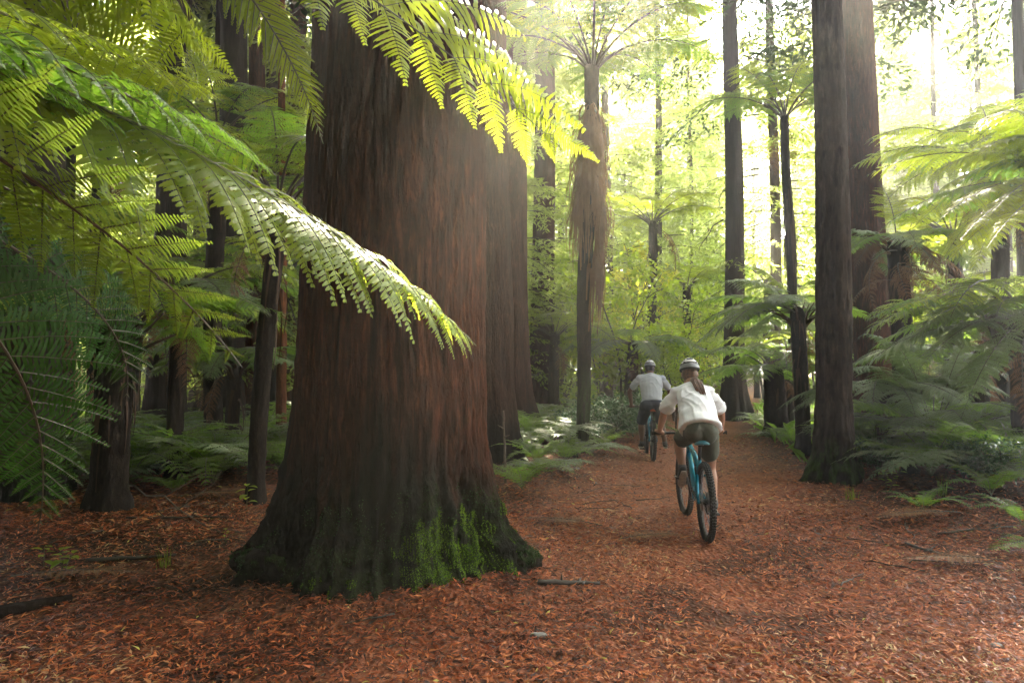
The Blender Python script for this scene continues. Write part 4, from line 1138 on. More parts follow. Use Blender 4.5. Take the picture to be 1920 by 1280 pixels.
# ground ferns
GG = 'ferns growing on the forest floor'
def ground_fern(px, Y, L, n, key, label, seed, lift=0.03, pitch=0.0, azs=None, stump=None):
    x = X(px, Y); r_ = random.Random(seed)
    t = thing('fern', label, 'fern', (x, Y, float(gz(x, Y))), 0, GG)
    if stump:
        mb = MB(); mb.tube([(0, 0, -.1), (0.01, 0, stump * .25), (-.01, 0, stump * .6), (.02, 0, stump * .9), (.02, 0, stump * 1.05)], [.17, .12, .09, .085, .03], 12); mb.build('stump_base', M['fibre'], t)
        lift = stump
    for k in range(n):
        az = azs[k] if azs else 2 * PI * (k + .6 * r_.random()) / n
        put_frond(t, key, L * r_.uniform(.75, 1.1), az, r_.uniform(-.15, .15), pitch + r_.uniform(-.15, .2), (0, 0, lift), r_)
    return t
gl = [(978, 8.7, 1.05, 16, 'sword', 'glossy sword fern at the foot of the giant redwood', 0), (1068, 12.2, .95, 11, 'ground_grey', 'silvery fern on a little mossy stump by the path', .42),
      (1030, 15.5, 1.7, 12, 'ground_grey', 'broad pale fern before the redwood row', 0), (1110, 15.6, 1.6, 12, 'ground', 'green fern behind the mossy fern trunk', 0),
      (1075, 17.5, 1.7, 12, 'ground_grey', 'large fern filling the gap behind the skirted tree fern', 0), (1145, 17.8, 1.6, 12, 'ground', 'green fern bank beside the man', 0),
      (990, 13.8, 1.3, 11, 'ground', 'shaded fern against the dark redwood', 0), (1175, 21, 1.5, 11, 'ground', 'fern behind the man in the grey shirt', 0),
      (1255, 25, 1.4, 11, 'ground', 'fern at the far path side', 0), (1325, 24, 1.5, 11, 'ground_grey', 'fern beside the dark path bend trunk', 0), (1428, 19.5, 1.1, 10, 'ground_grey', 'fern under the bushy tree fern', 0),
      (1448, 15.2, .9, 9, 'ground_grey', 'low fern at the path verge by the bend', 0), (1722, 7.2, .62, 8, 'ground', 'little green fern standing alone on the litter slope', 0),
      (1640, 12.6, 1.3, 11, 'ground_grey', 'silvery fern beside the scaly trunk', 0), (1860, 9.8, 1.2, 11, 'ground', 'dim fern under the spreading fronds', 0), (1790, 12.2, 1.5, 11, 'ground_grey', 'pale fern deep under the bank', 0),
      (1905, 6.4, .6, 7, 'ground', 'small fern at the very edge of the slope', 0), (1905, 12.5, 1.6, 11, 'ground', 'fern in the shade behind the black stem', 0),
      (255, 12.8, 1.3, 11, 'ground_grey', 'pale fern in the shaded hollow', 0), (320, 15.5, 1.4, 11, 'ground_grey', 'pale fern far down in the hollow', 0), (372, 13, 1.0, 10, 'ground_grey', 'low pale fern before the blue dark butt', 0),
      (545, 11.5, .9, 10, 'ground', 'fern tucked beside the rusty slim trunk', 0), (470, 12, .9, 10, 'ground', 'fern behind the leaning tree fern', 0), (440, 9.6, .8, 9, 'ground', 'dim fern by the leaning tree fern', 0),
      (290, 10.2, 1.5, 12, 'ground_grey', 'wide pale fern behind the pale glossy bush', .3), (235, 8.9, 1.1, 11, 'ground_grey', 'pale fern on the hollow floor by the thick black stem', 0), (395, 8.8, .9, 10, 'ground', 'dim green fern in front of the blue dark butt', 0), (330, 8.0, .6, 9, 'ground', 'little dim fern at the hollow edge', 0), (555, 9.2, 1.0, 11, 'ground', 'fern half behind the giant redwood flank', 0),
      (1850, 7.6, .8, 10, 'ground', 'dim fern on the dark slope', 0), (1700, 9.6, 1.1, 11, 'ground_grey', 'silvery fern on the slope behind the lone fern', .2), (1480, 14.0, 1.0, 10, 'ground', 'verge fern beside the fallen log end', 0), (1600, 11.6, 1.2, 10, 'ground', 'fern just behind the scaly trunk foot', 0), (1005, 11.2, 1.0, 11, 'ground', 'fern at the foot of the dark redwood', 0), (1130, 13.6, .9, 10, 'ground', 'low fern on the path side before the man', 0), (1090, 16.3, 1.4, 11, 'ground_grey', 'pale fern in the bank behind the mossy trunk', .3),
      (70, 8.2, 1.1, 10, 'ground', 'dark fern at the foot of the broad dark trunk', 0), (160, 9.4, 1.0, 10, 'ground', 'dark fern behind the thick black stem', 0), (520, 17, 1.3, 10, 'ground_grey', 'pale fern far behind the rusty slim trunk', 0), (215, 17, 1.5, 10, 'ground_grey', 'pale fern furthest back in the hollow', 0)]
for i, (px, Y, L, n, key, lab, st) in enumerate(gl):
    ground_fern(px, Y, L, n, key, lab, 300 + i, stump=st or None)
for i, (px, Y, L, key, lab) in enumerate([
    (255, 8.6, 1.9, 'ground', 'big dim fern spreading beside the thick black stem'), (330, 9.2, 2.0, 'ground_grey', 'big pale fern in the middle of the hollow'), (405, 8.7, 1.8, 'ground', 'big dim fern before the leaning tree fern'), (460, 10.2, 2.0, 'ground_grey', 'big pale fern behind the leaning tree fern'),
    (535, 9.4, 1.7, 'ground', 'big fern crowding the giant redwood flank'), (300, 11.4, 2.2, 'ground', 'tall fern under the flake barked trunk'), (375, 12, 2.1, 'ground_grey', 'tall pale fern before the blue dark butt'), (110, 8.8, 1.9, 'ground', 'big dark fern beneath the hanging frond'), (495, 13, 2.2, 'ground', 'tall fern by the pale edged trunk'),
    (1672, 11.2, 1.7, 'ground_grey', 'big silvery fern just past the scaly trunk'), (1740, 9.0, 1.7, 'ground', 'big fern in front of the stemless fern'), (1815, 8.6, 1.7, 'ground_grey', 'big silvery fern on the dark bank'), (1890, 8.4, 1.8, 'ground', 'big fern under the thick black stem'), (1780, 10.8, 1.9, 'ground_grey', 'tall pale fern within the bank thicket'), (1915, 10.4, 2.0, 'ground_grey', 'tall pale fern at the bank corner'),
    (1022, 10.2, .85, 'ground_grey', 'arching pale fern at the path edge past the sword fern'), (1060, 11.4, 1.0, 'ground', 'green fern at the path edge before the mossy stump'), (1105, 12.6, 1.0, 'ground_grey', 'pale fern at the path edge under the mossy fern trunk'), (1620, 13, 1.9, 'ground', 'tall fern between scaly trunk and redwood'), (1000, 13.2, 1.7, 'ground_grey', 'big pale fern against the redwood row'), (1160, 16, 1.6, 'ground_grey', 'big pale fern beside the man')]):
    ground_fern(px, Y, L, 13, key, lab, 860 + i)
for zone, (lo, hi, ya, yb, cnt_, what) in enumerate(((150, 560, 9.0, 14.5, 16, 'fern among many in the shaded hollow'), (1640, 1930, 8.6, 13.5, 14, 'fern among many on the shaded bank'), (970, 1180, 14.0, 19, 10, 'fern among many in the thicket beside the man'))):
    r6 = random.Random(77 + zone)
    for k in range(cnt_):
        ground_fern(r6.uniform(lo, hi), r6.uniform(ya, yb), r6.uniform(.9, 1.6), 10, r6.choice(['ground', 'ground_grey', 'ground']), what, 900 + zone * 50 + k)
r3 = random.Random(12)
cnt = 0
for k in range(200):
    Y = r3.uniform(16, 40); x = r3.uniform(-.75, .8) * Y
    if abs(x - float(path_x(Y))) < 2.2: continue
    ground_fern(960 + x / Y * 1280, Y, r3.uniform(1.1, 1.9), 9, r3.choice(['ground', 'ground_grey']), 'fern among many on the far forest floor', 500 + k)
    cnt += 1
    if cnt >= 34: break

# fronds that reach into view from the bank
def aimed(tlabel, px, py, Y, mats, seed, lift=.5, label=None, back=0.0, up=(0, 0, 1), **kw):
    t = [o for o in bpy.data.objects if o.get('label') == tlabel][0]
    tr_ = [c for c in t.children if c.name.startswith('trunk')][0]
    o0 = t.location + Vector((0, 0, max(v.co.z for v in tr_.data.vertices) - .05))
    tip = at(px, py, Y)
    m_ = o0.lerp(tip, .55) + Vector((0, back, lift))
    k = dict(wmax=.34, npairs=26, npl=20, stations=(0, .45, .8), widths=(.75, 1, .6), s0=.18, droop=.9, rr=.010, sweep=.35)
    k.update(kw)
    o = long_frond(t, t.location, o0, m_, tip, up, mats, seed, label, **k)
    return o
A109 = 'tree fern with sunlit fronds reaching in from the path side'
LS = [M['frond_grey'], M['stalk']]
aimed(A109, 1755, 418, 6.6, LL, 201, .45, 'sunlit frond with drooping pinnae', wmax=.42, droop=1.1)
aimed(A109, 1800, 450, 6.2, LL, 202, .4, None, wmax=.38, droop=1.1)
aimed(A109, 1850, 465, 5.9, LL, 203, .35, None, wmax=.36, droop=1.1)
aimed(A109, 1842, 285, 7.0, LL, 204, .6, None, wmax=.42, droop=.9)
aimed(A109, 1790, 350, 8.2, LF, 205, .5, None, wmax=.38, droop=.9)
aimed(A109, 1770, 500, 7.2, LL, 241, .4, None, wmax=.38, droop=1.0)
aimed(A109, 1745, 330, 7.8, LL, 242, .6, None, wmax=.4, droop=1.0)
aimed(A109, 1860, 400, 6.3, LL, 243, .4, None, wmax=.38, droop=1.0)
aimed(A109, 1830, 230, 7.4, LL, 244, .6, None, wmax=.4, droop=1.0)
A108 = 'tree fern with a thick black stem at the shaded bank'
aimed(A108, 1658, 592, 7.8, LL, 206, .55, 'lit pale frond reaching toward the scaly trunk', wmax=.34, droop=1.2)
aimed(A108, 1725, 690, 8.2, LS, 207, .5, None, wmax=.4, droop=1.0)
aimed(A108, 1700, 645, 9.2, LS, 208, .6, None, wmax=.38, droop=.9)
aimed(A108, 1800, 790, 8.0, LS, 209, .45, None, wmax=.34, droop=.7)
A110 = 'tall tree fern with a shaggy dark head over the bank'
aimed(A110, 1700, 440, 9.8, LL, 210, .5, None, wmax=.42, droop=1.0)
aimed(A110, 1735, 380, 10.5, LL, 211, .5, None, wmax=.42, droop=1.0)
aimed(A110, 1780, 330, 10.0, LL, 212, .55, None, wmax=.42, droop=1.0)
aimed(A110, 1820, 520, 9.6, LL, 213, .5, None, wmax=.4, droop=1.0)
aimed(A110, 1760, 500, 10.2, LO, 214, .5, None, wmax=.4, droop=1.0)
aimed(A110, 1850, 230, 10.2, LL, 215, .4, None, wmax=.42, droop=1.0)
A107 = 'stemless fern with tall arching silvery fronds by the scaly trunk'
aimed(A107, 1562, 722, 9.4, LS, 216, 1.15, 'pale arching frond in front of the scaly trunk', wmax=.36, droop=.9, s0=.25)
aimed(A107, 1600, 640, 10.8, LS, 217, 1.2, None, wmax=.36, droop=.9, s0=.25)
aimed(A107, 1640, 660, 10.0, LS, 218, 1.2, None, wmax=.34, droop=.9, s0=.25)
aimed(A107, 1860, 640, 9.8, LS, 219, 1.2, None, wmax=.36, droop=.9, s0=.25)
aimed(A107, 1900, 720, 9.4, LS, 220, 1.1, None, wmax=.34, droop=.9, s0=.25)
A114 = 'tree fern whose silvery arching fronds spread from behind the scaly trunk'
aimed(A114, 1352, 530, 11.5, LS, 221, .45, 'pale arching frond over the path side', wmax=.42, droop=1.0)
aimed(A114, 1358, 600, 11.8, [M['frond_grey'], M['stalk']], 222, .4, None, wmax=.4, droop=1.0)
aimed(A114, 1312, 610, 12.5, LF, 223, .5, None, wmax=.4, droop=1.0)
aimed(A114, 1400, 500, 13.0, LL, 224, .4, None, wmax=.4, droop=1.0)
A106 = 'tree fern in front of the brown redwood with an upright lime frond'
LD = [M['frond_dead'], M['stalk']]
aimed(A106, 1602, 505, 11.2, LD, 231, .5, 'withered rust brown frond', wmax=.36, droop=1.3, ragged=.3)
aimed(A106, 1835, 560, 11.4, LD, 232, .45, 'withered rust brown frond', wmax=.36, droop=1.3, ragged=.3)
aimed(A106, 1770, 520, 11.0, LD, 233, .35, 'withered rust brown frond', wmax=.34, droop=1.4, ragged=.3)
aimed(A106, 1618, 475, 11.6, LS, 225, .35, None, wmax=.3, droop=1.1)

# the far wood closing the view: one mass of boughs and leaves between the far trunks
def far_wood():
    rg = np.random.default_rng(21)
    n = 190000
    Y = rg.uniform(34, 85, n); x = rg.uniform(-.95, .95, n) * Y
    h = np.minimum(.56 * Y, 35) * rg.random(n) ** .9
    gap = noise3(x * .22 + 60, Y * .12 + 60, h * .30 + 60, 7) * .65 + noise3(x * .7 + 60, Y * .3 + 60, h * .9 + 60, 8) * .35
    bright = np.exp(-((x - 13 - .47 * Y) / 3.5) ** 2) * sstep(6, 14, h)          # a cleared ride with open sky beyond the bank
    k = (gap > .405 + .0012 * h + .3 * bright) & (np.abs(x - path_x(Y)) > 1.5)
    x, Y, h = x[k], Y[k], h[k]; n = len(x)
    b = np.stack([x, Y, gz(x, Y) + h], 1)
    d = nrm(rg.normal(0, 1, (n, 3)) * np.array([1, 1, .35]) + np.array([0, 0, -.25])); w = nrm(np.cross(d, rg.normal(0, .5, (n, 3)) + np.array([0, 0, 1])))
    L = (.24 + .34 * rg.random((n, 1))) * np.maximum(1, Y[:, None] / 38) ** 1.2 * 1.12; W = L * .27
    V = np.stack([b, b + d * L * .5 + w * W, b + d * L, b + d * L * .5 - w * W], 1).reshape(-1, 3)
    tag(link('far_wood', np_mesh('far_wood', V, [np.arange(len(V)).reshape(-1, 4)], [M['needle']], None, False)), 'hazy far wood closing the view between the trunks', None, None, 'stuff')
far_wood()

# unseen leaves added overhead and behind the walker to darken the near ground
def added_canopy():
    rg = np.random.default_rng(31)
    n = 78000
    x = rg.uniform(-42, 34, n); y = rg.uniform(-42, 36, n)
    z = np.where(y < 13, rg.uniform(14, 23, n), np.where(y < 27, rg.uniform(18, 25, n), rg.uniform(21.5, 27, n)))
    low = ((y < -6) | ((x < -11) & (y < 13))) & (rg.random(n) < .6)
    z = np.where(low, rg.uniform(.5, 16, n), z)
    nn = noise3(x * .28 + 80, y * .28 + 80, z * .2 + 80, 15)
    thr = .29 + .40 * sstep(-2, 2.5, x) * sstep(2, 10, y) * (1 - .85 * sstep(15, 21, y)) + .2 * sstep(-.5, 1, x) * sstep(7.5, 6, x) * sstep(-5, 0, y) * sstep(16, 13, y) + .10 * sstep(9, 10.5, x) * sstep(14, 18, y)
    k = nn > thr
    # openings cut along the sun line so beams reach chosen spots
    S = np.array(tuple(sdir)); Q = np.stack([x, y, z], 1)
    for px_, py_, pz_, rad in ((-.05, 3.6, 2.4, .6), (.7, 12.6, .9, .55), (5.1, 9.6, 1.6, .5), (2.4, 15, 0, .6), (4.6, 21, 0, .9), (4.3, 6.2, 2.9, 1.0), (-1.6, 2.6, 2.6, .6)):
        d_ = Q - np.array([px_, py_, pz_]); al = d_ @ S
        k &= np.linalg.norm(d_ - al[:, None] * S, axis=1) > rad + .95
    # leaves kept along the sun line, put there to shade the trail
    d_ = Q - np.array([3.4, 8.1, 0]); al = d_ @ S
    k |= (np.linalg.norm(d_ - al[:, None] * S, axis=1) < 1.3) & (y > 20)
    x, y, z = x[k], y[k], z[k]; n = len(x)
    b = np.stack([x, y, z], 1)
    d = nrm(rg.normal(0, 1, (n, 3)) * np.array([1, 1, .4]) + np.array([0, 0, -.2])); w = nrm(np.cross(d, rg.normal(0, .4, (n, 3)) + np.array([0, 0, 1])))
    L = .85 + 1.1 * rg.random((n, 1)); W = L * .29
    V = np.stack([b, b + d * L * .5 + w * W, b + d * L, b + d * L * .5 - w * W], 1).reshape(-1, 3)
    tag(link('added_canopy', np_mesh('added_canopy', V, [np.arange(len(V)).reshape(-1, 4)], [M['needle_dark']], None, False)), 'unseen foliage added high overhead to shade the wood', None, None, 'stuff')
added_canopy()
# ------------------------------------------------------------------ bicycles and riders (local axes: y forward, x to the right, z up, origin under the rear axle)
M['teal'] = simple('teal_frame_paint', (.010, .23, .34), .22, .35, .05, 8)
M['blue'] = simple('blue_frame_paint', (.015, .16, .26), .25, .35, .05, 8)
M['black'] = simple('black_alloy', (.012, .012, .013), .35, .4, .1)
M['tyre'] = simple('tyre_rubber', (.016, .015, .014), .75, 0, .15, 60)
M['steel'] = simple('steel', (.35, .35, .36), .3, .9, .1)
M['brown_dust'] = simple('dusty_rim', (.03, .026, .024), .5, .2)
M['skin'] = simple('skin', (.42, .22, .14), .5, 0, .06, 12, .4)
M['skin_shaded'] = simple('shaded_skin', (.17, .085, .055), .5, 0, .06, 12, .4)  # shade on the man's arms is put into this darker skin colour
M['hair'] = simple('brown_hair', (.14, .062, .028), .45, 0, .3, 40)
M['hair_black'] = simple('black_hair', (.012, .01, .009), .5, 0, .2, 40)
M['white_cloth'] = simple('white_cotton', (.84, .85, .86), .85, 0, .02, 90)
M['grey_cloth'] = simple('grey_cotton', (.54, .56, .60), .85, 0, .05, 120)
M['olive_cloth'] = simple('olive_cotton', (.075, .085, .062), .85, 0, .08, 80)
M['navy_cloth'] = simple('navy_cotton', (.022, .035, .062), .85, 0, .1, 80)
M['shoe_black'] = simple('black_shoe', (.02, .02, .022), .6)
M['shoe_sole'] = simple('pale_sole', (.42, .38, .33), .7)
M['sock'] = simple('grey_sock', (.12, .12, .12), .9)
M['helmet_white'] = simple('white_helmet_shell', (.78, .78, .77), .3, 0, .02)
M['helmet_grey'] = simple('grey_helmet_shell', (.24, .25, .27), .3, 0, .05)
M['helmet_black'] = simple('black_helmet_foam', (.014, .014, .015), .6)
M['orange'] = simple('orange_saddle', (.42, .07, .03), .5)
M['saddle_teal'] = simple('teal_saddle', (.015, .20, .26), .4)

def ring_tube(mb, c, rad, r, seg=64, tseg=10, m=0, flat=1.0):
    P = [(c[0], c[1] + rad * math.cos(2 * PI * k / seg), c[2] + rad * math.sin(2 * PI * k / seg)) for k in range(seg)]
    P = np.array(P)
    V = []
    for k in range(seg):
        a = 2 * PI * k / seg; o = np.array([0, math.cos(a), math.sin(a)])
        for q in range(tseg):
            b = 2 * PI * q / tseg
            V.append(P[k] + np.array([1, 0, 0]) * math.cos(b) * r * flat + o * math.sin(b) * r)
    q = [(k * tseg + j, k * tseg + (j + 1) % tseg, ((k + 1) % seg) * tseg + (j + 1) % tseg, ((k + 1) % seg) * tseg + j) for k in range(seg) for j in range(tseg)]
    mb.add(V, q, None, m)

def wheel(parent, yc, zc, steer=0.0):
    w = bpy.data.objects.new('wheel', None); COL.objects.link(w); w.parent = parent
    w.location = (0, yc, zc); w.rotation_euler = (0, 0, steer); w.empty_display_size = .1
    rt = .322
    ty = MB(); ring_tube(ty, (0, 0, 0), rt, .029, 72, 12)
    for k in range(76):                                   # tread knobs
        a = 2 * PI * k / 76
        for xo, bz_, ln in ((-.022, .62, .010), (-.0075, 1.0, .012), (.0075, 1.0, .012), (.022, .62, .010)):
            a2 = a + (PI / 76 if abs(xo) > .01 else 0)
            rr_ = rt + .029 * bz_ + (.002 if abs(xo) < .01 else .001)
            ty.box((xo, rr_ * math.cos(a2), rr_ * math.sin(a2)), (.0105, ln * 1.3, .009), (a2 - PI / 2, 0, 0) if True else None)
    ty.build('tyre', M['tyre'], w)
    ri = MB(); ring_tube(ri, (0, 0, 0), .292, .011, 64, 8, flat=1.5); ri.build('rim', M['brown_dust'], w)
    sp = MB()
    for k in range(28):
        a = 2 * PI * k / 28; a2 = a + (.35 if k % 4 < 2 else -.35); xo = .024 if k % 2 else -.024
        sp.tube([(xo, .025 * math.cos(a2), .025 * math.sin(a2)), (0, .284 * math.cos(a), .284 * math.sin(a))], .0013, 3, cap=False)
    sp.build('spokes', M['steel'], w)
    hb = MB(); hb.tube([(-.062, 0, 0), (-.03, 0, 0), (-.029, 0, 0), (.029, 0, 0), (.03, 0, 0), (.062, 0, 0)], [.011, .014, .028, .028, .014, .011], 14); hb.build('hub', M['black'], w)
    di = MB(); di.tube([(-.042, 0, 0), (-.040, 0, 0)], .082, 28); di.build('brake_disc', M['steel'], w)
    return w

def bicycle(label, loc, heading, lean, paint, saddle_mat, steer, crank_a, group):
    t = thing('mountain_bicycle', label, 'bicycle', loc, 0, group)
    t.rotation_euler = Euler((0, lean, -heading), 'XYZ')
    RA, FA = Vector((0, 0, .352)), Vector((0, 1.17, .352))
    BB = Vector((0, .44, .335)); ST = Vector((0, .26, .70)); HT, HB = Vector((0, .80, .80)), Vector((0, .845, .69))
    f = MB()
    f.tube([BB, BB.lerp(ST, .5), ST], [.026, .022, .019], 12)
    f.tube([BB + Vector((0, .02, .02)), BB.lerp(HB, .5) + Vector((0, .0, .03)), HB], [.036, .034, .030], 12)
    f.tube([ST + Vector((0, 0, -.09)), ST.lerp(HT, .5) + Vector((0, 0, -.03)), HT + Vector((0, 0, -.03))], [.021, .026, .026], 12)
    f.tube([HB + Vector((0, .006, -.015)), HT + Vector((0, -.006, .015))], .027, 14)
    for s in (1, -1):
        f.tube([BB + Vector((s * .030, -.03, .03)), Vector((s * .043, .22, .33)), RA + Vector((s * .064, .02, 0)), RA + Vector((s * .064, -.02, 0))], [.019, .017, .014, .012], 10, flat=1.3)
        f.tube([ST + Vector((s * .02, .03, -.16)), Vector((s * .042, .17, .565)), Vector((s * .058, .06, .42)), RA + Vector((s * .064, 0, .01))], [.015, .014, .013, .011], 10)
    f.box(BB + Vector((0, -.01, .02)), (.075, .10, .09), (.5, 0, 0))
    f.tube([BB + Vector((-.045, 0, 0)), BB + Vector((.045, 0, 0))], .030, 14)
    f.build('frame', paint, t)
    sh = MB(); sh.tube([Vector((0, .33, .52)), Vector((0, .44, .60))], .024, 12); sh.tube([Vector((0, .44, .60)), Vector((0, .52, .66))], .014, 10); sh.build('shock_absorber', M['black'], t)
    wheel(t, 0, .352); wheel(t, 1.17, .352, steer)
    fk = MB(); ax = (HT - HB).normalized()
    cr = HB - ax * .03
    fk.tube([HB - ax * .045, HT + ax * .05], .018, 12)
    fk.box(cr, (.15, .05, .045), (.38, 0, 0))
    for s in (1, -1):
        top = cr + Vector((s * .064, 0, .02)); bot = FA + Vector((s * .064, -.02, .0))
        mid_ = top.lerp(bot, .42)
        fk.tube([top, mid_], .0165, 12, m=1); fk.tube([mid_, bot], [.024, .021], 12)
        fk.tube([bot, FA + Vector((s * .05, 0, 0))], .014, 8)
    fk.tube([cr.lerp(FA, .45) + Vector((-.06, .03, 0)), cr.lerp(FA, .45) + Vector((0, .06, .06)), cr.lerp(FA, .45) + Vector((.06, .03, 0))], .012, 8)
    fk.build('fork', [M['black'], M['steel']], t)
    sp = MB(); sp.tube([ST + Vector((0, .03, -.08)), Vector((0, .215, .83))], .0155, 12); sp.box((0, .212, .835), (.04, .07, .02)); sp.build('seatpost', M['black'], t)
    sa = MB()
    ys = np.linspace(.06, .34, 9); ws = np.interp(ys, [.06, .09, .14, .22, .30, .34], [.035, .066, .070, .040, .022, .012]); hs = np.interp(ys, [.06, .12, .34], [.018, .024, .016]); zs_ = np.interp(ys, [.06, .1, .2, .34], [.873, .872, .862, .860])
    rings = []
    for y_, w_, h_, z_ in zip(ys, ws, hs, zs_):
        for k in range(14):
            a = 2 * PI * k / 14
            rings.append((w_ * math.cos(a), y_, z_ + h_ * math.sin(a) - (.25 * w_ * abs(math.cos(a)) ** 3 if math.sin(a) < .3 else .12 * w_ * abs(math.cos(a)) ** 3)))
    q = [(i * 14 + k, i * 14 + (k + 1) % 14, (i + 1) * 14 + (k + 1) % 14, (i + 1) * 14 + k) for i in range(8) for k in range(14)]
    q2 = [(0, 14 - k - 1, 14 - k - 2) for k in range(0, 12)] + [(112, 112 + k, 112 + k + 1) for k in range(1, 13)]
    sa.add(rings, q, q2, 0); sa.build('saddle', saddle_mat, t)
    rl = MB()
    for s in (1, -1): rl.tube([(s * .02, .10, .862), (s * .022, .16, .842), (s * .022, .26, .842), (s * .012, .31, .856)], .004, 6)
    rl.build('saddle_rail', M['steel'], t)
    # cockpit
    sc_ = Vector((0, .795, .865))
    rot = Matrix.Rotation(steer, 3, 'Z')
    r_ = lambda v: sc_ + rot @ (Vector(v) - sc_)
    st = MB(); st.tube([HT + ax * .04, sc_ + Vector((0, .01, .01))], .021, 12); st.tube([sc_ + Vector((0, .0, 0)), r_((0, .85, .885))], .019, 10); st.build('stem', M['black'], t)
    hbm = MB(); pts = [(-.365, .79, .905), (-.25, .815, .905), (-.12, .84, .897), (-.04, .85, .886), (.04, .85, .886), (.12, .84, .897), (.25, .815, .905), (.365, .79, .905)]
    hbm.tube([r_(p) for p in pts], [.011, .011, .013, .0155, .0155, .013, .011, .011], 10); hbm.build('handlebar', M['black'], t)
    for s in (1, -1):
        g = MB(); g.tube([r_((s * .235, .818, .905)), r_((s * .37, .789, .905))], .0165, 12); g.tube([r_((s * .368, .789, .905)), r_((s * .378, .787, .905))], .020, 12); g.build('grip', M['tyre'], t)
        b = MB(); b.box(r_((s * .205, .835, .9)), (.035, .03, .022)); b.tube([r_((s * .205, .85, .895)), r_((s * .24, .885, .882)), r_((s * .33, .865, .876))], .006, 6); b.build('brake_lever', M['black'], t)
        cb = MB(); cb.tube([r_((s * .2, .85, .9)), r_((s * .14, .94, .93)), r_((s * .05, .95, .86)), Vector((s * .03, .86, .70))], .0026, 5); cb.build('brake_cable', M['black'], t)
    # drive train
    ch = MB(); ch.tube([BB + Vector((.044, 0, 0)), BB + Vector((.048, 0, 0))], .066, 30)
    for k in range(30):
        a = 2 * PI * k / 30; ch.box(BB + Vector((.046, .068 * math.cos(a), .068 * math.sin(a))), (.003, .006, .006), (a, 0, 0))
    ch.build('chainring', M['black'], t)
    cs = MB()
    for k, rr_ in enumerate((.088, .077, .066, .055, .045, .036, .028)):
        cs.tube([RA + Vector((.018 + .0055 * k, 0, 0)), RA + Vector((.0205 + .0055 * k, 0, 0))], rr_, 26)
    cs.build('cassette', M['steel'], t)
    cn = MB(); cn.tube([BB + Vector((.046, -.01, .066)), RA + Vector((.034, .01, .060))], .0045, 4); cn.tube([BB + Vector((.046, -.01, -.066)), RA + Vector((.034, .05, -.19)), RA + Vector((.034, -.02, -.14)), RA + Vector((.034, .04, -.08))], .0045, 4); cn.build('chain', M['black'], t)
    de = MB(); de.tube([RA + Vector((.05, .0, -.03)), RA + Vector((.055, .01, -.10)), RA + Vector((.04, .05, -.19))], [.012, .016, .012], 8); de.tube([RA + Vector((.03, .05, -.19)), RA + Vector((.042, .05, -.19))], .02, 10); de.build('derailleur', M['black'], t)
    for s, ca in ((-1, crank_a), (1, crank_a + PI)):
        pe = BB + Vector((s * .085, .17 * math.cos(ca), .17 * math.sin(ca)))
        c_ = MB(); c_.tube([BB + Vector((s * .06, 0, 0)), pe], [.017, .013], 8, flat=.7); c_.build('crank_arm', M['black'], t)
        p_ = MB(); p_.tube([pe, pe + Vector((s * .11, 0, 0))], .008, 8); 
        for dy in (-.045, .045): p_.box(pe + Vector((s * .062, dy, 0)), (.10, .012, .018))
        for dx in (.018, .106): p_.box(pe + Vector((s * dx, 0, 0)), (.012, .078, .018))
        for dx in (.035, .06, .085):
            for dy in (-.045, .045): p_.tube([pe + Vector((s * dx, dy, .005)), pe + Vector((s * dx, dy, .015))], .002, 5)
        p_.build('pedal', M['black'], t)
    return t

def organic(name, parts, voxel, mat, parent, smooth=4, noise=None):
    """continuous body or cloth surface grown from overlapping tapered limbs"""
    mb = MB()
    for p in parts:
        if p[0] == 'T':
            _, pts, rad = p[:3]
            flat = p[3] if len(p) > 3 else 1.0
            up = p[4] if len(p) > 4 else None
            P = [Vector(x) for x in pts]
            mb.tube(P, rad, 18, flat=flat, up=up)
            if flat == 1.0:
                mb.ell(P[0], rad[0] if not np.isscalar(rad) else rad, 14, 9); mb.ell(P[-1], rad[-1] if not np.isscalar(rad) else rad, 14, 9)
        elif p[0] == 'E':
            mb.ell(p[1], p[2], 20, 14, p[3] if len(p) > 3 else None)
    me0 = mb.mesh(name + '_seed', [mat])
    o = link(name, me0)
    md = o.modifiers.new('r', 'REMESH'); md.mode = 'VOXEL'; md.voxel_size = voxel; md.use_smooth_shade = True
    ms_ = o.modifiers.new('s', 'SMOOTH'); ms_.factor = .5; ms_.iterations = smooth
    dg = bpy.context.evaluated_depsgraph_get()
    me = bpy.data.meshes.new_from_object(o.evaluated_get(dg))
    o.modifiers.clear(); o.data = me; me.name = name
    bpy.data.meshes.remove(me0)
    if not me.materials: me.materials.append(mat)
    if noise:
        n = len(me.vertices); co = np.empty(n * 3, np.float32); no = np.empty(n * 3, np.float32)
        me.vertices.foreach_get('co', co); me.vertices.foreach_get('normal', no)
        co = co.reshape(-1, 3); no = no.reshape(-1, 3)
        co = co + no * noise(co)[:, None]
        me.vertices.foreach_set('co', co.astype(np.float32).ravel()); me.update()
    me.polygons.foreach_set('use_smooth', np.ones(len(me.polygons), bool))
    o.parent = parent
    return o

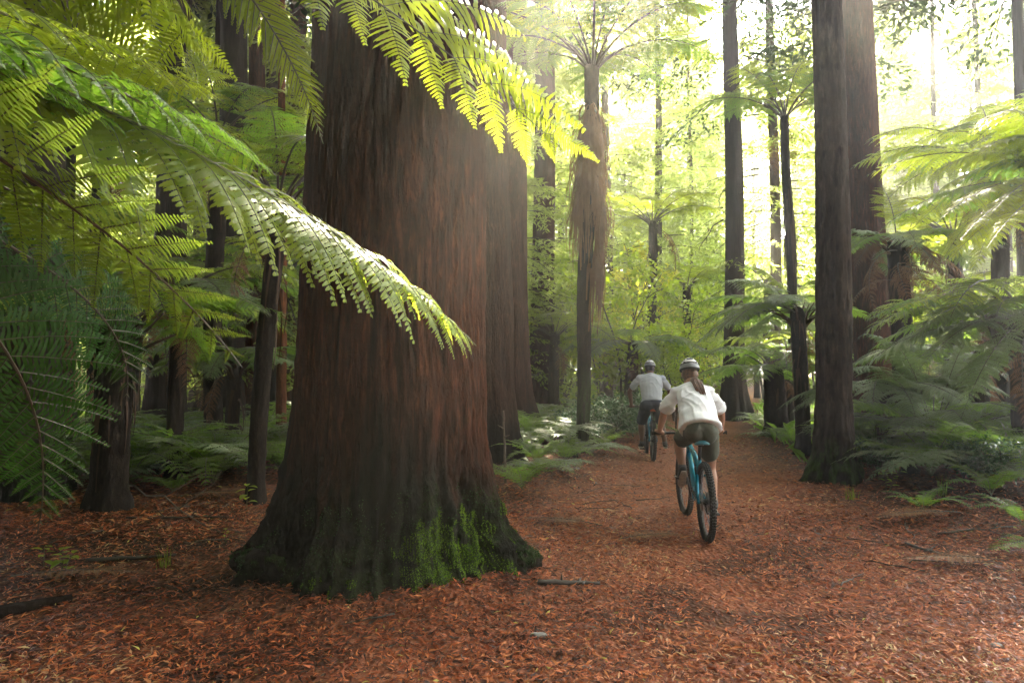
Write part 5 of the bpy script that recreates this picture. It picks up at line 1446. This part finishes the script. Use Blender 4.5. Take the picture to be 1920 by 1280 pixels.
def hand(grip, s, thumb_in):
    """palm over the grip with four unequal fingers wrapped round it and the thumb underneath; s = -1 left"""
    g = Vector(grip); P = []
    P.append(('E', g + Vector((0, -.028, .016)), (.044, .046, .019), (-.35, 0, 0)))
    for k, (dx, L) in enumerate(((-.033, .9), (-.011, 1.0), (.011, .96), (.033, .78))):
        dx = -dx * s
        b = g + Vector((dx, .012, .028))
        c = g + Vector((dx, .012 + .022 * L, .014)); d = g + Vector((dx * .98, .010 + .014 * L, -.018)); e = g + Vector((dx * .95, -.010, -.024 * L))
        P.append(('T', [g + Vector((dx * .9, -.025, .022)), b, c, d, e], [.0115, .0105, .0098, .009, .0078]))
    tb = g + Vector((-s * .045, -.03, .005))
    P.append(('T', [g + Vector((-s * .025, -.045, .008)), tb, g + Vector((-s * .052, .0, -.012)), g + Vector((-s * .045, .018, -.02))], [.014, .012, .010, .008]))
    return P

def helmet(parent, c, pitch, scale=1.0):
    """vented shell: pale ribs with dark recessed vents between them"""
    nu, nv = 72, 26
    V = []; 
    def pat(az, el):
        # az: 0 = back. swept slots run from the back over the crown
        t = (az / PI)
        if el < .06: return 2
        e = el - .07 * math.cos(az)
        if abs(math.cos(az)) > .12:
            if .24 < e < .37: return 2
            if .50 < e < .62: return 2
        if .70 < e < .90 and math.sin(az * 5 + .6) > .45: return 2
        return 1 if e < .24 else 0
    cells = {}
    for j in range(nv + 1):
        el = j / nv
        for i in range(nu):
            az = 2 * PI * i / nu
            k = pat(az, min(.999, max(0, el)))
            r = 1.0 if k != 2 else .93
            th = el * PI / 2
            low = -.25 * (1 - el) 
            x = math.sin(az) * math.cos(th) * .092 * r
            y = -math.cos(az) * math.cos(th) * .122 * r
            z = (math.sin(th) * .112 + low * .06 * (1 + .6 * math.cos(az))) * r
            V.append((x, y, z))
    q, m = [], []
    for j in range(nv):
        for i in range(nu):
            i2 = (i + 1) % nu
            q.append((j * nu + i, j * nu + i2, (j + 1) * nu + i2, (j + 1) * nu + i))
            m.append(pat(2 * PI * (i + .5) / nu, (j + .5) / nv))
    me = np_mesh('helmet', np.array(V) * scale, [q], [M['helmet_white'], M['helmet_grey'], M['helmet_black']], [np.array(m)], True)
    o = link('helmet', me, parent); o.location = c; o.rotation_euler = (pitch, 0, 0)
    sm = o.modifiers.new('rim', 'SOLIDIFY'); sm.thickness = .012
    return o

def head_parts(c, pitch, jaw=1.0):
    Rm = Matrix.Rotation(pitch, 3, 'X'); c = Vector(c)
    f = lambda x, y, z: c + Rm @ Vector((x, y, z))
    P = [('E', f(0, -.005, .02), (.073, .092, .098), (pitch, 0, 0)), ('E', f(0, .035, -.055), (.056 * jaw, .056, .066), (pitch, 0, 0)),
         ('T', [f(0, .078, .02), f(0, .100, -.012), f(0, .088, -.026)], [.009, .012, .010]),           # nose
         ('E', f(0, .078, -.058), (.024, .012, .007), (pitch, 0, 0)), ('E', f(0, .078, -.070), (.021, .012, .007), (pitch, 0, 0)),   # lips
         ('E', f(0, .075, -.095), (.022, .016, .014), (pitch, 0, 0)),
         ('E', f(.028, .079, .028), (.014, .010, .009), (pitch, 0, 0)), ('E', f(-.028, .079, .028), (.014, .010, .009), (pitch, 0, 0))]
    for s in (1, -1):
        P.append(('E', f(s * .077, -.01, -.005), (.009, .020, .032), (pitch, 0, s * .3)))
    return P

def shoe(name, ankle, toe_dir, parent, up=(0, 0, 1), L=.26):
    a = Vector(ankle); d = Vector(toe_dir).normalized(); u = Vector(up); u = (u - d * u.dot(d)).normalized()
    heel = a - d * .055 - u * .065; toe = heel + d * L
    o = organic(name, [('T', [heel + u * .045 + d * .03, heel + d * .10 + u * .045, heel + d * .18 + u * .03, toe - d * .04 + u * .025], [.036, .040, .040, .032]), ('T', [heel + d * .05 + u * .05, a + u * .015], [.038, .036])], .007, M['shoe_black'], parent, 3)
    s = MB(); s.tube([heel + d * .0 + u * .004, heel + d * .07, heel + d * .15, heel + d * .21, toe], [.026, .036, .040, .040, .018], 14, flat=.36, up=tuple(u)); s.build('sole', M['shoe_sole'], o)
    return o

def folds(seed, amp, fx=14, fz=7):
    """soft cloth creases: broad lumps plus sharp slanting folds"""
    def f(co):
        x, y, z = co[:, 0], co[:, 1], co[:, 2]
        big = (noise3(x * fx * .7 + z * 4 + 50, y * fx * .7 + 50, z * fz + x * 5 + 50, seed) - .5) * 1.6
        a = noise3(x * 5 + 50, y * 5 + 50, z * 5 + 50, seed + 2) * 3.2
        cre = 0
        for k, (dx, dz, w) in enumerate(((1, 1.5, 17), (-1, 1.7, 15), (.25, 1, 26))):
            ph = (x * dx + z * dz - y * .6) * w + a * 2.0 + k
            m = sstep(.45, .75, noise3(x * 6 + 20 * k + 50, y * 6 + 50, z * 6 + 50, seed + 5 + k))
            cre = cre + m * (1 - np.abs(np.sin(ph))) ** 2
        return amp * (big + .9 * cre)
    return f

GBk = 'mountain bicycles ridden along the path'
GP = 'people riding along the path'
# ---- the woman
WB = at(1328, 1010, 6.17); WB = Vector((WB.x - .005, 6.2, float(gz(WB.x, 6.2)) - .008))
WH, WL = R(5.0), R(-.6)
bk = bicycle('teal mountain bicycle ridden by the woman in the white top', WB, WH, WL, M['teal'], M['saddle_teal'], R(3), R(82), GBk)
wm = thing('person', 'woman in white top, olive shorts and pale helmet riding with a ponytail', 'person', WB, 0, GP); wm.rotation_euler = bk.rotation_euler
hl, hr = Vector((-.305, .803, .905)), Vector((.305, .803, .905))
hipL, hipR = Vector((-.072, .19, .975)), Vector((.078, .19, .975))
kL, aL = Vector((-.135, .60, .835)), Vector((-.135, .42, .585))
kR, aR = Vector((.125, .43, .60)), Vector((.14, .36, .27))
sL, sR = Vector((-.16, .57, 1.325)), Vector((.16, .57, 1.325))
eL, eR = Vector((-.275, .61, 1.115)), Vector((.285, .61, 1.115))
hc = Vector((0.0, .70, 1.50))
body = [('T', [(0, .19, .99), (0, .28, 1.10), (0, .42, 1.22), (0, .54, 1.31)], [.105, .10, .105, .08]),
        ('E', (.06, .17, .965), (.07, .07, .08)), ('E', (-.06, .17, .965), (.07, .07, .08)),
        ('T', [(-.14, .575, 1.32), (0, .575, 1.345), (.14, .575, 1.32)], [.038, .055, .038]),
        ('T', [(0, .57, 1.37), (0, .655, 1.45)], [.058, .05])]
for h_, k_, a_ in ((hipL, kL, aL), (hipR, kR, aR)):
    v = (a_ - k_); back = Vector((0, -.03, 0))
    body.append(('T', [h_, h_.lerp(k_, .5), k_], [.068, .074, .056]))
    body.append(('T', [k_, k_ + v * .3 + back, k_ + v * .65 + back * .5, a_], [.054, .056, .042, .035]))
    body.append(('T', [a_, a_ + Vector((0, .05, -.03))], [.034, .03]))
for s_, e_, h_, sg in ((sL, eL, hl, -1), (sR, eR, hr, 1)):
    wr = h_ + Vector((0, -.07, .025))
    body.append(('T', [s_ + Vector((0, .01, -.012)), s_.lerp(e_, .5), e_], [.036, .040, .035]))
    body.append(('T', [e_, e_.lerp(wr, .35), wr], [.036, .038, .025]))
    body += hand(h_, sg, 0)
body += head_parts(hc, R(-12))
organic('body', body, .0088, M['skin'], wm, 3)
shirt = [('T', [(0, .165, .985), (0, .24, 1.06), (0, .36, 1.19), (0, .50, 1.31), (0, .57, 1.37)], [.200, .185, .178, .160, .085], .72, (0, .75, -.65))]
for s_, e_ in ((sL, eL), (sR, eR)):
    m_ = s_.lerp(e_, .72)
    shirt.append(('T', [s_ + Vector((-.3 * s_.x, -.02, 0)), s_.lerp(e_, .4), m_], [.056, .066, .079]))
    shirt.append(('E', s_, (.058, .062, .055)))
shirt.append(('T', [(-.14, .555, 1.325), (0, .555, 1.36), (.14, .555, 1.325)], [.058, .075, .058]))
organic('shirt', shirt, .009, M['white_cloth'], wm, 3, folds(3, .010))
for s_, e_ in ((sL, eL), (sR, eR)):
    hem = MB(); m_ = s_.lerp(e_, .72); d = (e_ - s_).normalized()
    hem.tube([m_ - d * .012, m_ - d * .0, m_ + d * .006], [.079, .081, .078], 22)
    hem.build('sleeve_hem', M['white_cloth'], wm)
shorts = [('T', [(0, .20, 1.06), (0, .165, .98), (0, .18, .90)], [.138, .148, .130], .72, (0, 1, 0)), ('E', (.06, .15, .965), (.092, .104, .108)), ('E', (-.06, .15, .965), (.092, .104, .108)),
          ('T', [hipR, hipR.lerp(kR, .30), hipR.lerp(kR, .56)], [.088, .090, .092]), ('T', [hipL, hipL.lerp(kL, .35), hipL.lerp(kL, .62)], [.088, .088, .088])]
organic('shorts', shorts, .009, M['olive_cloth'], wm, 3, folds(8, .008, 12, 9))
sk = MB(); 
for a_, k_ in ((aL, kL), (aR, kR)):
    d = (k_ - a_).normalized(); sk.tube([a_ - d * .02, a_ + d * .06], [.042, .040], 14)
sk.build('sock', M['sock'], wm)
shoe('shoe', aL, (0.0, .75, -.66), wm, (0, .66, .75)); shoe('shoe', aR, (0.03, 1, .02), wm)
helmet(wm, hc + Vector((0, -.012, .045)), R(-16), 1.10)
hr_ = organic('hair', [('E', hc + Vector((0, -.02, .0)), (.080, .088, .090), (R(-12), 0, 0)), ('E', hc + Vector((0, -.065, -.055)), (.052, .042, .055))], .008, M['hair'], wm, 2)
pt = MB(); rp = random.Random(3)
for k in range(46):
    a = rp.uniform(0, 6.28); q = rp.random() ** .5 * .034
    ox, oz = math.cos(a) * q, math.sin(a) * q
    w = rp.uniform(.75, 1.15)
    base = hc + Vector((.005, -.098, -.075))
    pt.tube([base + Vector((ox * .4, 0, oz * .4)), base + Vector((.005 + ox, -.09, .02 + oz * .7)), base + Vector((.014 + ox * 1.35, -.18 + oz * .3, .0 + oz * .7)), base + Vector((.028 + ox * 1.3, -.245 + oz * .3, -.06 * w + oz * .6)), base + Vector((.05 + ox * .9, -.30, -.15 * w))], [.007, .0085, .0085, .007, .002], 5)
pt.build('ponytail', M['hair'], wm)
stp = MB()
for s in (1, -1): stp.tube([hc + Vector((s * .080, -.02, .03)), hc + Vector((s * .074, .02, -.06)), hc + Vector((0, .045, -.125))], .005, 5)
stp.build('helmet_strap', M['helmet_black'], wm)

# ---- the man
MBp = at(1226, 863, 11.84); MBp = Vector((MBp.x, 11.9, float(gz(MBp.x, 11.9)) - .006))
bm = bicycle('blue mountain bicycle with an orange red saddle ridden by the man in grey', MBp, R(5.5), R(.6), M['blue'], M['orange'], R(-2), R(-95), GBk)
mn = thing('person', 'man in grey T-shirt, navy shorts and striped helmet riding ahead', 'person', MBp, 0, GP); mn.rotation_euler = bm.rotation_euler
hl, hr = Vector((-.315, .803, .905)), Vector((.315, .803, .905))
hipL, hipR = Vector((-.09, .19, .965)), Vector((.09, .19, .965))
kL, aL = Vector((-.16, .50, .63)), Vector((-.15, .42, .255))
kR, aR = Vector((.19, .52, .64)), Vector((.255, .40, .255))
sL, sR = Vector((-.205, .44, 1.425)), Vector((.205, .44, 1.425))
eL, eR = Vector((-.365, .54, 1.185)), Vector((.365, .54, 1.185))
hc = Vector((0.0, .555, 1.60))
body = [('T', [(0, .17, .99), (0, .24, 1.12), (0, .34, 1.28), (0, .43, 1.39)], [.11, .11, .12, .09]), ('E', (.07, .165, .96), (.085, .08, .09)), ('E', (-.07, .165, .96), (.085, .08, .09)),
        ('T', [(-.17, .45, 1.405), (0, .44, 1.425), (.17, .45, 1.405)], [.042, .065, .042]), ('T', [(0, .44, 1.45), (0, .515, 1.54)], [.068, .060])]
for h_, k_, a_ in ((hipL, kL, aL), (hipR, kR, aR)):
    v = (a_ - k_); back = Vector((0, -.03, 0))
    body.append(('T', [h_, h_.lerp(k_, .5), k_], [.085, .080, .060])); body.append(('T', [k_, k_ + v * .3 + back, k_ + v * .65 + back * .5, a_], [.057, .060, .045, .038])); body.append(('T', [a_, a_ + Vector((0, .05, -.03))], [.036, .03]))
for s_, e_, h_, sg in ((sL, eL, hl, -1), (sR, eR, hr, 1)):
    wr = h_ + Vector((0, -.07, .025))
    body.append(('T', [s_ + Vector((0, .01, -.012)), s_.lerp(e_, .5), e_], [.044, .048, .042])); body.append(('T', [e_, e_.lerp(wr, .35), wr], [.044, .045, .030]))
    body += hand(h_, sg, 0)
body += head_parts(hc, R(-8), 1.08)
organic('body', body, .0105, M['skin_shaded'], mn, 3)
shirt = [('T', [(0, .155, 1.0), (0, .22, 1.12), (0, .33, 1.28), (0, .42, 1.41), (0, .445, 1.46)], [.185, .178, .205, .185, .095], .68, (0, .9, -.4))]
for s_, e_ in ((sL, eL), (sR, eR)):
    shirt.append(('T', [s_ + Vector((-.3 * s_.x, 0, 0)), s_.lerp(e_, .35), s_.lerp(e_, .62)], [.068, .066, .066])); shirt.append(('E', s_, (.064, .066, .06)))
shirt.append(('T', [(-.18, .435, 1.41), (0, .43, 1.44), (.18, .435, 1.41)], [.062, .088, .062]))
organic('shirt', shirt, .010, M['grey_cloth'], mn, 3, folds(13, .009, 9, 14))
shorts = [('T', [(0, .18, 1.04), (0, .165, .98), (0, .17, .90)], [.165, .178, .165], .7, (0, 1, 0)), ('E', (.08, .14, .955), (.115, .12, .12)), ('E', (-.08, .14, .955), (.115, .12, .12)),
          ('T', [hipR, hipR.lerp(kR, .4), hipR.lerp(kR, .88)], [.115, .108, .094]), ('T', [hipL, hipL.lerp(kL, .4), hipL.lerp(kL, .9)], [.115, .108, .094])]
organic('shorts', shorts, .010, M['navy_cloth'], mn, 3, folds(18, .005))
sk = MB()
for a_, k_ in ((aL, kL), (aR, kR)):
    d = (k_ - a_).normalized(); sk.tube([a_ - d * .02, a_ + d * .06], [.045, .043], 14)
sk.build('sock', M['sock'], mn)
shoe('shoe', aL, (-.12, 1, -.05), mn, L=.29); shoe('shoe', aR, (.18, 1, -.1), mn, L=.29)
helmet(mn, hc + Vector((0, -.012, .045)), R(-12), 1.12)
organic('hair', [('E', hc + Vector((0, -.012, .0)), (.079, .092, .094), (R(-8), 0, 0)), ('E', hc + Vector((0, -.055, -.05)), (.055, .042, .05))], .009, M['hair_black'], mn, 2)
stp = MB()
for s in (1, -1): stp.tube([hc + Vector((s * .082, -.02, .03)), hc + Vector((s * .076, .02, -.06)), hc + Vector((0, .05, -.13))], .005, 5)
stp.build('helmet_strap', M['helmet_black'], mn)
# ------------------------------------------------------------------ small things on the forest floor
def seedling(px, Y, h, n, label, mat='leaf_bright', leaf=.07, seed=1):
    rg = random.Random(seed)
    x = X(px, Y); t = thing('seedling', label, 'seedling', (x, Y, float(gz(x, Y))), 0, 'seedlings on the forest floor')
    stems = MB()
    for s_ in range(max(1, n // 7)):
        a = rg.uniform(0, 6.28); sp = h * .5 * (s_ > 0)
        P = [Vector((0, 0, -.02)), Vector((math.cos(a) * sp * .5, math.sin(a) * sp * .5, h * .55)), Vector((math.cos(a) * sp, math.sin(a) * sp, h * rg.uniform(.8, 1)))]
        stems.tube(P, [.004, .003, .0015], 5)
        for k in range(7):
            f = .35 + .65 * k / 6
            p = P[0].lerp(P[1], f * 2) if f < .5 else P[1].lerp(P[2], f * 2 - 1)
            az = k * 2.4 + rg.uniform(-.4, .4)
            d = Vector((math.cos(az), math.sin(az), rg.uniform(-.1, .5))).normalized(); w = d.cross(Vector((0, 0, 1))).normalized(); u = w.cross(d)
            l = leaf * rg.uniform(.7, 1.3)
            lf = MB()
            rows = []
            for q, (tt, ww) in enumerate(((.12, .02), (.3, .2), (.55, .25), (.8, .15), (1, .0))):
                c = p + d * l * tt - Vector((0, 0, 1)) * l * .25 * tt * tt
                rows += [c - w * l * ww + u * l * ww * .25, c, c + w * l * ww + u * l * ww * .25]
            lf.add(rows, [(3 * i + a_, 3 * i + a_ + 1, 3 * i + a_ + 4, 3 * i + a_ + 3) for i in range(4) for a_ in (0, 1)])
            lf.build('leaf', M[mat], t)
    stems.build('stem', M['stalk_green'], t)
    return t
seedling(130, 4.95, .20, 21, 'broad leaved green seedling growing on the shaded litter', 'leaf_bright', .085, 1)
seedling(95, 5.1, .16, 7, 'smaller green seedling beside the broad leaved one', 'leaf_bright', .08, 2)
seedling(468, 6.9, .32, 7, 'pale green seedling beside the leaning tree fern foot', 'leaf_bright', .11, 3)
seedling(1655, 8.3, .34, 14, 'pale seedling near the mossy foot of the scaly trunk', 'leaf_bright', .09, 4)
seedling(1843, 8.6, .75, 7, 'bright yellow green sapling sprig at the bank', 'leaf_bright', .12, 5)
seedling(430, 5.9, .12, 7, 'tiny seedling among sticks in the hollow', 'leaf_bright', .05, 6)

def grass_tuft(px, Y, h, n, label, seed):
    rg = random.Random(seed); x = X(px, Y)
    mb = MB()
    for k in range(n):
        a = rg.uniform(0, 6.28); s = rg.uniform(.1, .5); l = h * rg.uniform(.6, 1.2)
        w = Vector((-math.sin(a), math.cos(a), 0)) * .0035
        P = [Vector((rg.gauss(0, .03), rg.gauss(0, .03), -.01))]
        for q in range(1, 5): P.append(P[0] + Vector((math.cos(a) * s * l * (q / 4) ** 1.6, math.sin(a) * s * l * (q / 4) ** 1.6, l * q / 4 * (1 - .12 * q / 4))))
        V = [p - w * (1 - i / 4.2) for i, p in enumerate(P)] + [p + w * (1 - i / 4.2) for i, p in enumerate(P)]
        mb.add([tuple(v) for v in V], [(i, i + 1, i + 6, i + 5) for i in range(4)])
    o = mb.build('grass_tuft', M['frond_olive'], None, False); o.location = (x, Y, float(gz(x, Y)))
    tag(o, label, 'grass tuft', 'grass tufts')
grass_tuft(320, 5.25, .2, 22, 'thin yellow green grass tuft on the shaded litter', 1)
grass_tuft(1590, 8.2, .2, 30, 'short grass tuft beside the mossy trunk foot', 2)
grass_tuft(1760, 8.0, .28, 30, 'dim grass tuft behind the lone little fern', 3)

def stick(a, b, r, label, seed, mat=None, wob=.03, group='sticks lying on the litter', name='stick', cat='stick'):
    rg = random.Random(seed); a, b = Vector(a), Vector(b)
    n = 9; L = (b - a).length
    P = [a.lerp(b, i / (n - 1)) + Vector((rg.gauss(0, wob), rg.gauss(0, wob), rg.gauss(0, wob * .4))) * L * .5 for i in range(n)]
    mb = MB(); mb.tube(P, [r * (1 - .6 * i / n) for i in range(n)], 7)
    for i in (3, 5, 6):
        d = Vector((rg.gauss(0, 1), rg.gauss(0, 1), rg.uniform(0, .6))).normalized()
        mb.tube([P[i], P[i] + d * L * .07, P[i] + d * L * .12], [r * .5, r * .35, r * .15], 5)
    o = mb.build(name, mat or M['twig'])
    return tag(o, label, cat, group)
def onfloor(px, py, dz=.02):
    Y = 6.0
    for _ in range(12):
        p = at(px, py, Y); g = float(gz(p.x, p.y)) + dz
        Y = Y * (EYE - g) / max(.05, EYE - p.z) if p.z < EYE else Y
    return at(px, py, Y)
M['pale_twig'] = simple('pale_weathered_wood', (.13, .095, .07), .8)
stick(onfloor(180, 905) + Vector((0, 0, .25)), onfloor(405, 1002), .013, 'long pale dead frond stalk leaning in the hollow', 1, M['pale_twig'])
stick(onfloor(230, 970), onfloor(445, 968), .012, 'dark twig lying across the hollow floor', 2)
stick(onfloor(160, 1050), onfloor(330, 1040), .02, 'dark branch half buried behind the seedling', 3)
stick(onfloor(740, 1150), onfloor(640, 1168), .006, 'fine black twig in front of the giant redwood', 4)
stick(onfloor(1010, 1090), onfloor(1125, 1093), .022, 'grey root like stick by the giant redwood root', 5, M['twig'], .02)
stick(onfloor(1575, 1095), onfloor(1618, 1075), .007, 'little crooked twig on the path side', 6)
stick(onfloor(1760, 1000), onfloor(1900, 985), .012, 'dark twig on the slope by the lone fern', 7)
stick(onfloor(1700, 1020), onfloor(1790, 1045), .014, 'second dark twig on the slope below the lone fern', 8)
stick(onfloor(1460, 795), onfloor(1525, 800), .07, 'fallen log end beside the path behind the scaly trunk', 9, M['darkbark'], .005, None, 'log', 'log')
stick(onfloor(1660, 815) + Vector((0, 0, .6)), onfloor(1690, 870), .12, 'leaning dark stump behind the scaly trunk', 10, M['fibre'], .01, None, 'stump', 'stump')
stick(onfloor(948, 905), onfloor(948, 905) + Vector((-.03, .05, .95)), .022, 'pale broken stake standing by the sword fern', 11, M['pale_twig'], .008, None, 'stake', 'stake')
stick(onfloor(0, 1150), onfloor(130, 1120), .05, 'mossy rotting branch at the shaded litter edge', 12, M['greybark'])
r5 = random.Random(44)
for k in range(26):
    px, py = r5.choice([(r5.uniform(1040, 1200), r5.uniform(820, 1010)), (r5.uniform(1650, 1910), r5.uniform(900, 1080)), (r5.uniform(150, 460), r5.uniform(930, 1060))])
    a = onfloor(px, py); an = r5.uniform(0, 6.28); l = r5.uniform(.25, .7)
    b = a + Vector((math.cos(an) * l, math.sin(an) * l, 0)); b.z = float(gz(b.x, b.y)) + .03
    stick(a, b, .006, 'small broken twig among many on the litter', 60 + k, r5.choice([M['twig'], M['pale_twig']]), .05, 'small broken twigs')
# fallen fronds
def fallen(px, py, az, L, key, label):
    p = onfloor(px, py, .05)
    C, N = arch_curve(R(8), R(-10), 20)
    kw = dict(npairs=22, wmax=.2, npl=12, stations=(0, .5), widths=(.75, .9), rr=.005, s0=.15, droop=.15, seed=int(px))
    o = link('fallen_frond', frond_mesh('fallen_frond', C, N, [M[key], M['stalk']], **kw)); o.location = p; o.rotation_euler = (0, 0, az); o.scale = (L, L, L)
    tag(o, label, 'fallen frond', 'fallen fronds')
fallen(1885, 1050, R(172), .8, 'frond_dead', 'brown withered frond lying at the slope edge')
fallen(1990, 1010, R(200), .9, 'frond', 'green frond lying beside the brown withered one')
fallen(1130, 985, R(150), .9, 'frond_dead', 'brown fallen frond on the path side by the giant redwood')
fallen(1160, 1010, R(20), .7, 'frond_dead', 'second brown fallen frond lower on the path side')
fallen(1800, 960, R(190), 1.0, 'frond_dead', 'dark fallen frond behind the lone little fern')
fallen(330, 930, R(20), 1.1, 'frond_dead', 'brown fallen frond in the shaded hollow')
fallen(20, 1080, R(10), .9, 'frond_dead', 'withered frond by the mossy rotting branch')
# stones
def stone(px, py, s, label, seed):
    p = onfloor(px, py, .005)
    mb = MB(); mb.ell((0, 0, 0), (s, s * .75, s * .4), 14, 9)
    me = mb.mesh('stone', [M['stone']])
    co = np.array([v.co for v in me.vertices]); k = 1 + .35 * (noise3(co[:, 0] / s * 1.5 + 30, co[:, 1] / s * 1.5 + 30, co[:, 2] / s * 1.5 + 30, seed) - .5)
    me.vertices.foreach_set('co', (co * k[:, None]).astype(np.float32).ravel()); me.update()
    o = link('stone', me); o.location = p; tag(o, label, 'stone', 'stones in the litter')
M['stone'] = simple('grey_stone', (.16, .15, .135), .8)
stone(1010, 1192, .05, 'flat greenish stone in the litter before the giant redwood', 1)
stone(1870, 1210, .035, 'grey stone in the wet litter at the slope', 2)
stone(1080, 878, .06, 'pale stone at the path side near the sword fern', 3)
stone(1052, 882, .05, 'darker stone beside the pale one', 4)
stone(1115, 905, .04, 'small stone lower on the path side', 5)
stone(1100, 1250, .03, 'half buried dark stone in wet litter', 6)
# reddish clod by the path
cl = MB(); cl.ell((0, 0, .05), (.2, .16, .16), 16, 10)
o = cl.build('root_clod', M['rust']); o.location = onfloor(1115, 832); tag(o, 'rounded rusty root clod beside the mossy fern stump', 'root clod')

# ------------------------------------------------------------------ sunlit mist between the trees
hz = MB(); hz.box((10, 20, 17.5), (540, 540, 45))
hm = bpy.data.materials.new('haze'); hm.use_nodes = True
hn = hm.node_tree; hn.nodes.clear()
ho = hn.nodes.new('ShaderNodeOutputMaterial'); hv = hn.nodes.new('ShaderNodeVolumePrincipled')
hv.inputs['Color'].default_value = (1.0, .97, .90, 1); hv.inputs['Density'].default_value = 0.0040; hv.inputs['Anisotropy'].default_value = 0.74
hn.links.new(hv.outputs[0], ho.inputs['Volume'])
tag(hz.build('haze', hm, None, False), 'pale sunlit mist hanging between the trees', None, None, 'stuff')
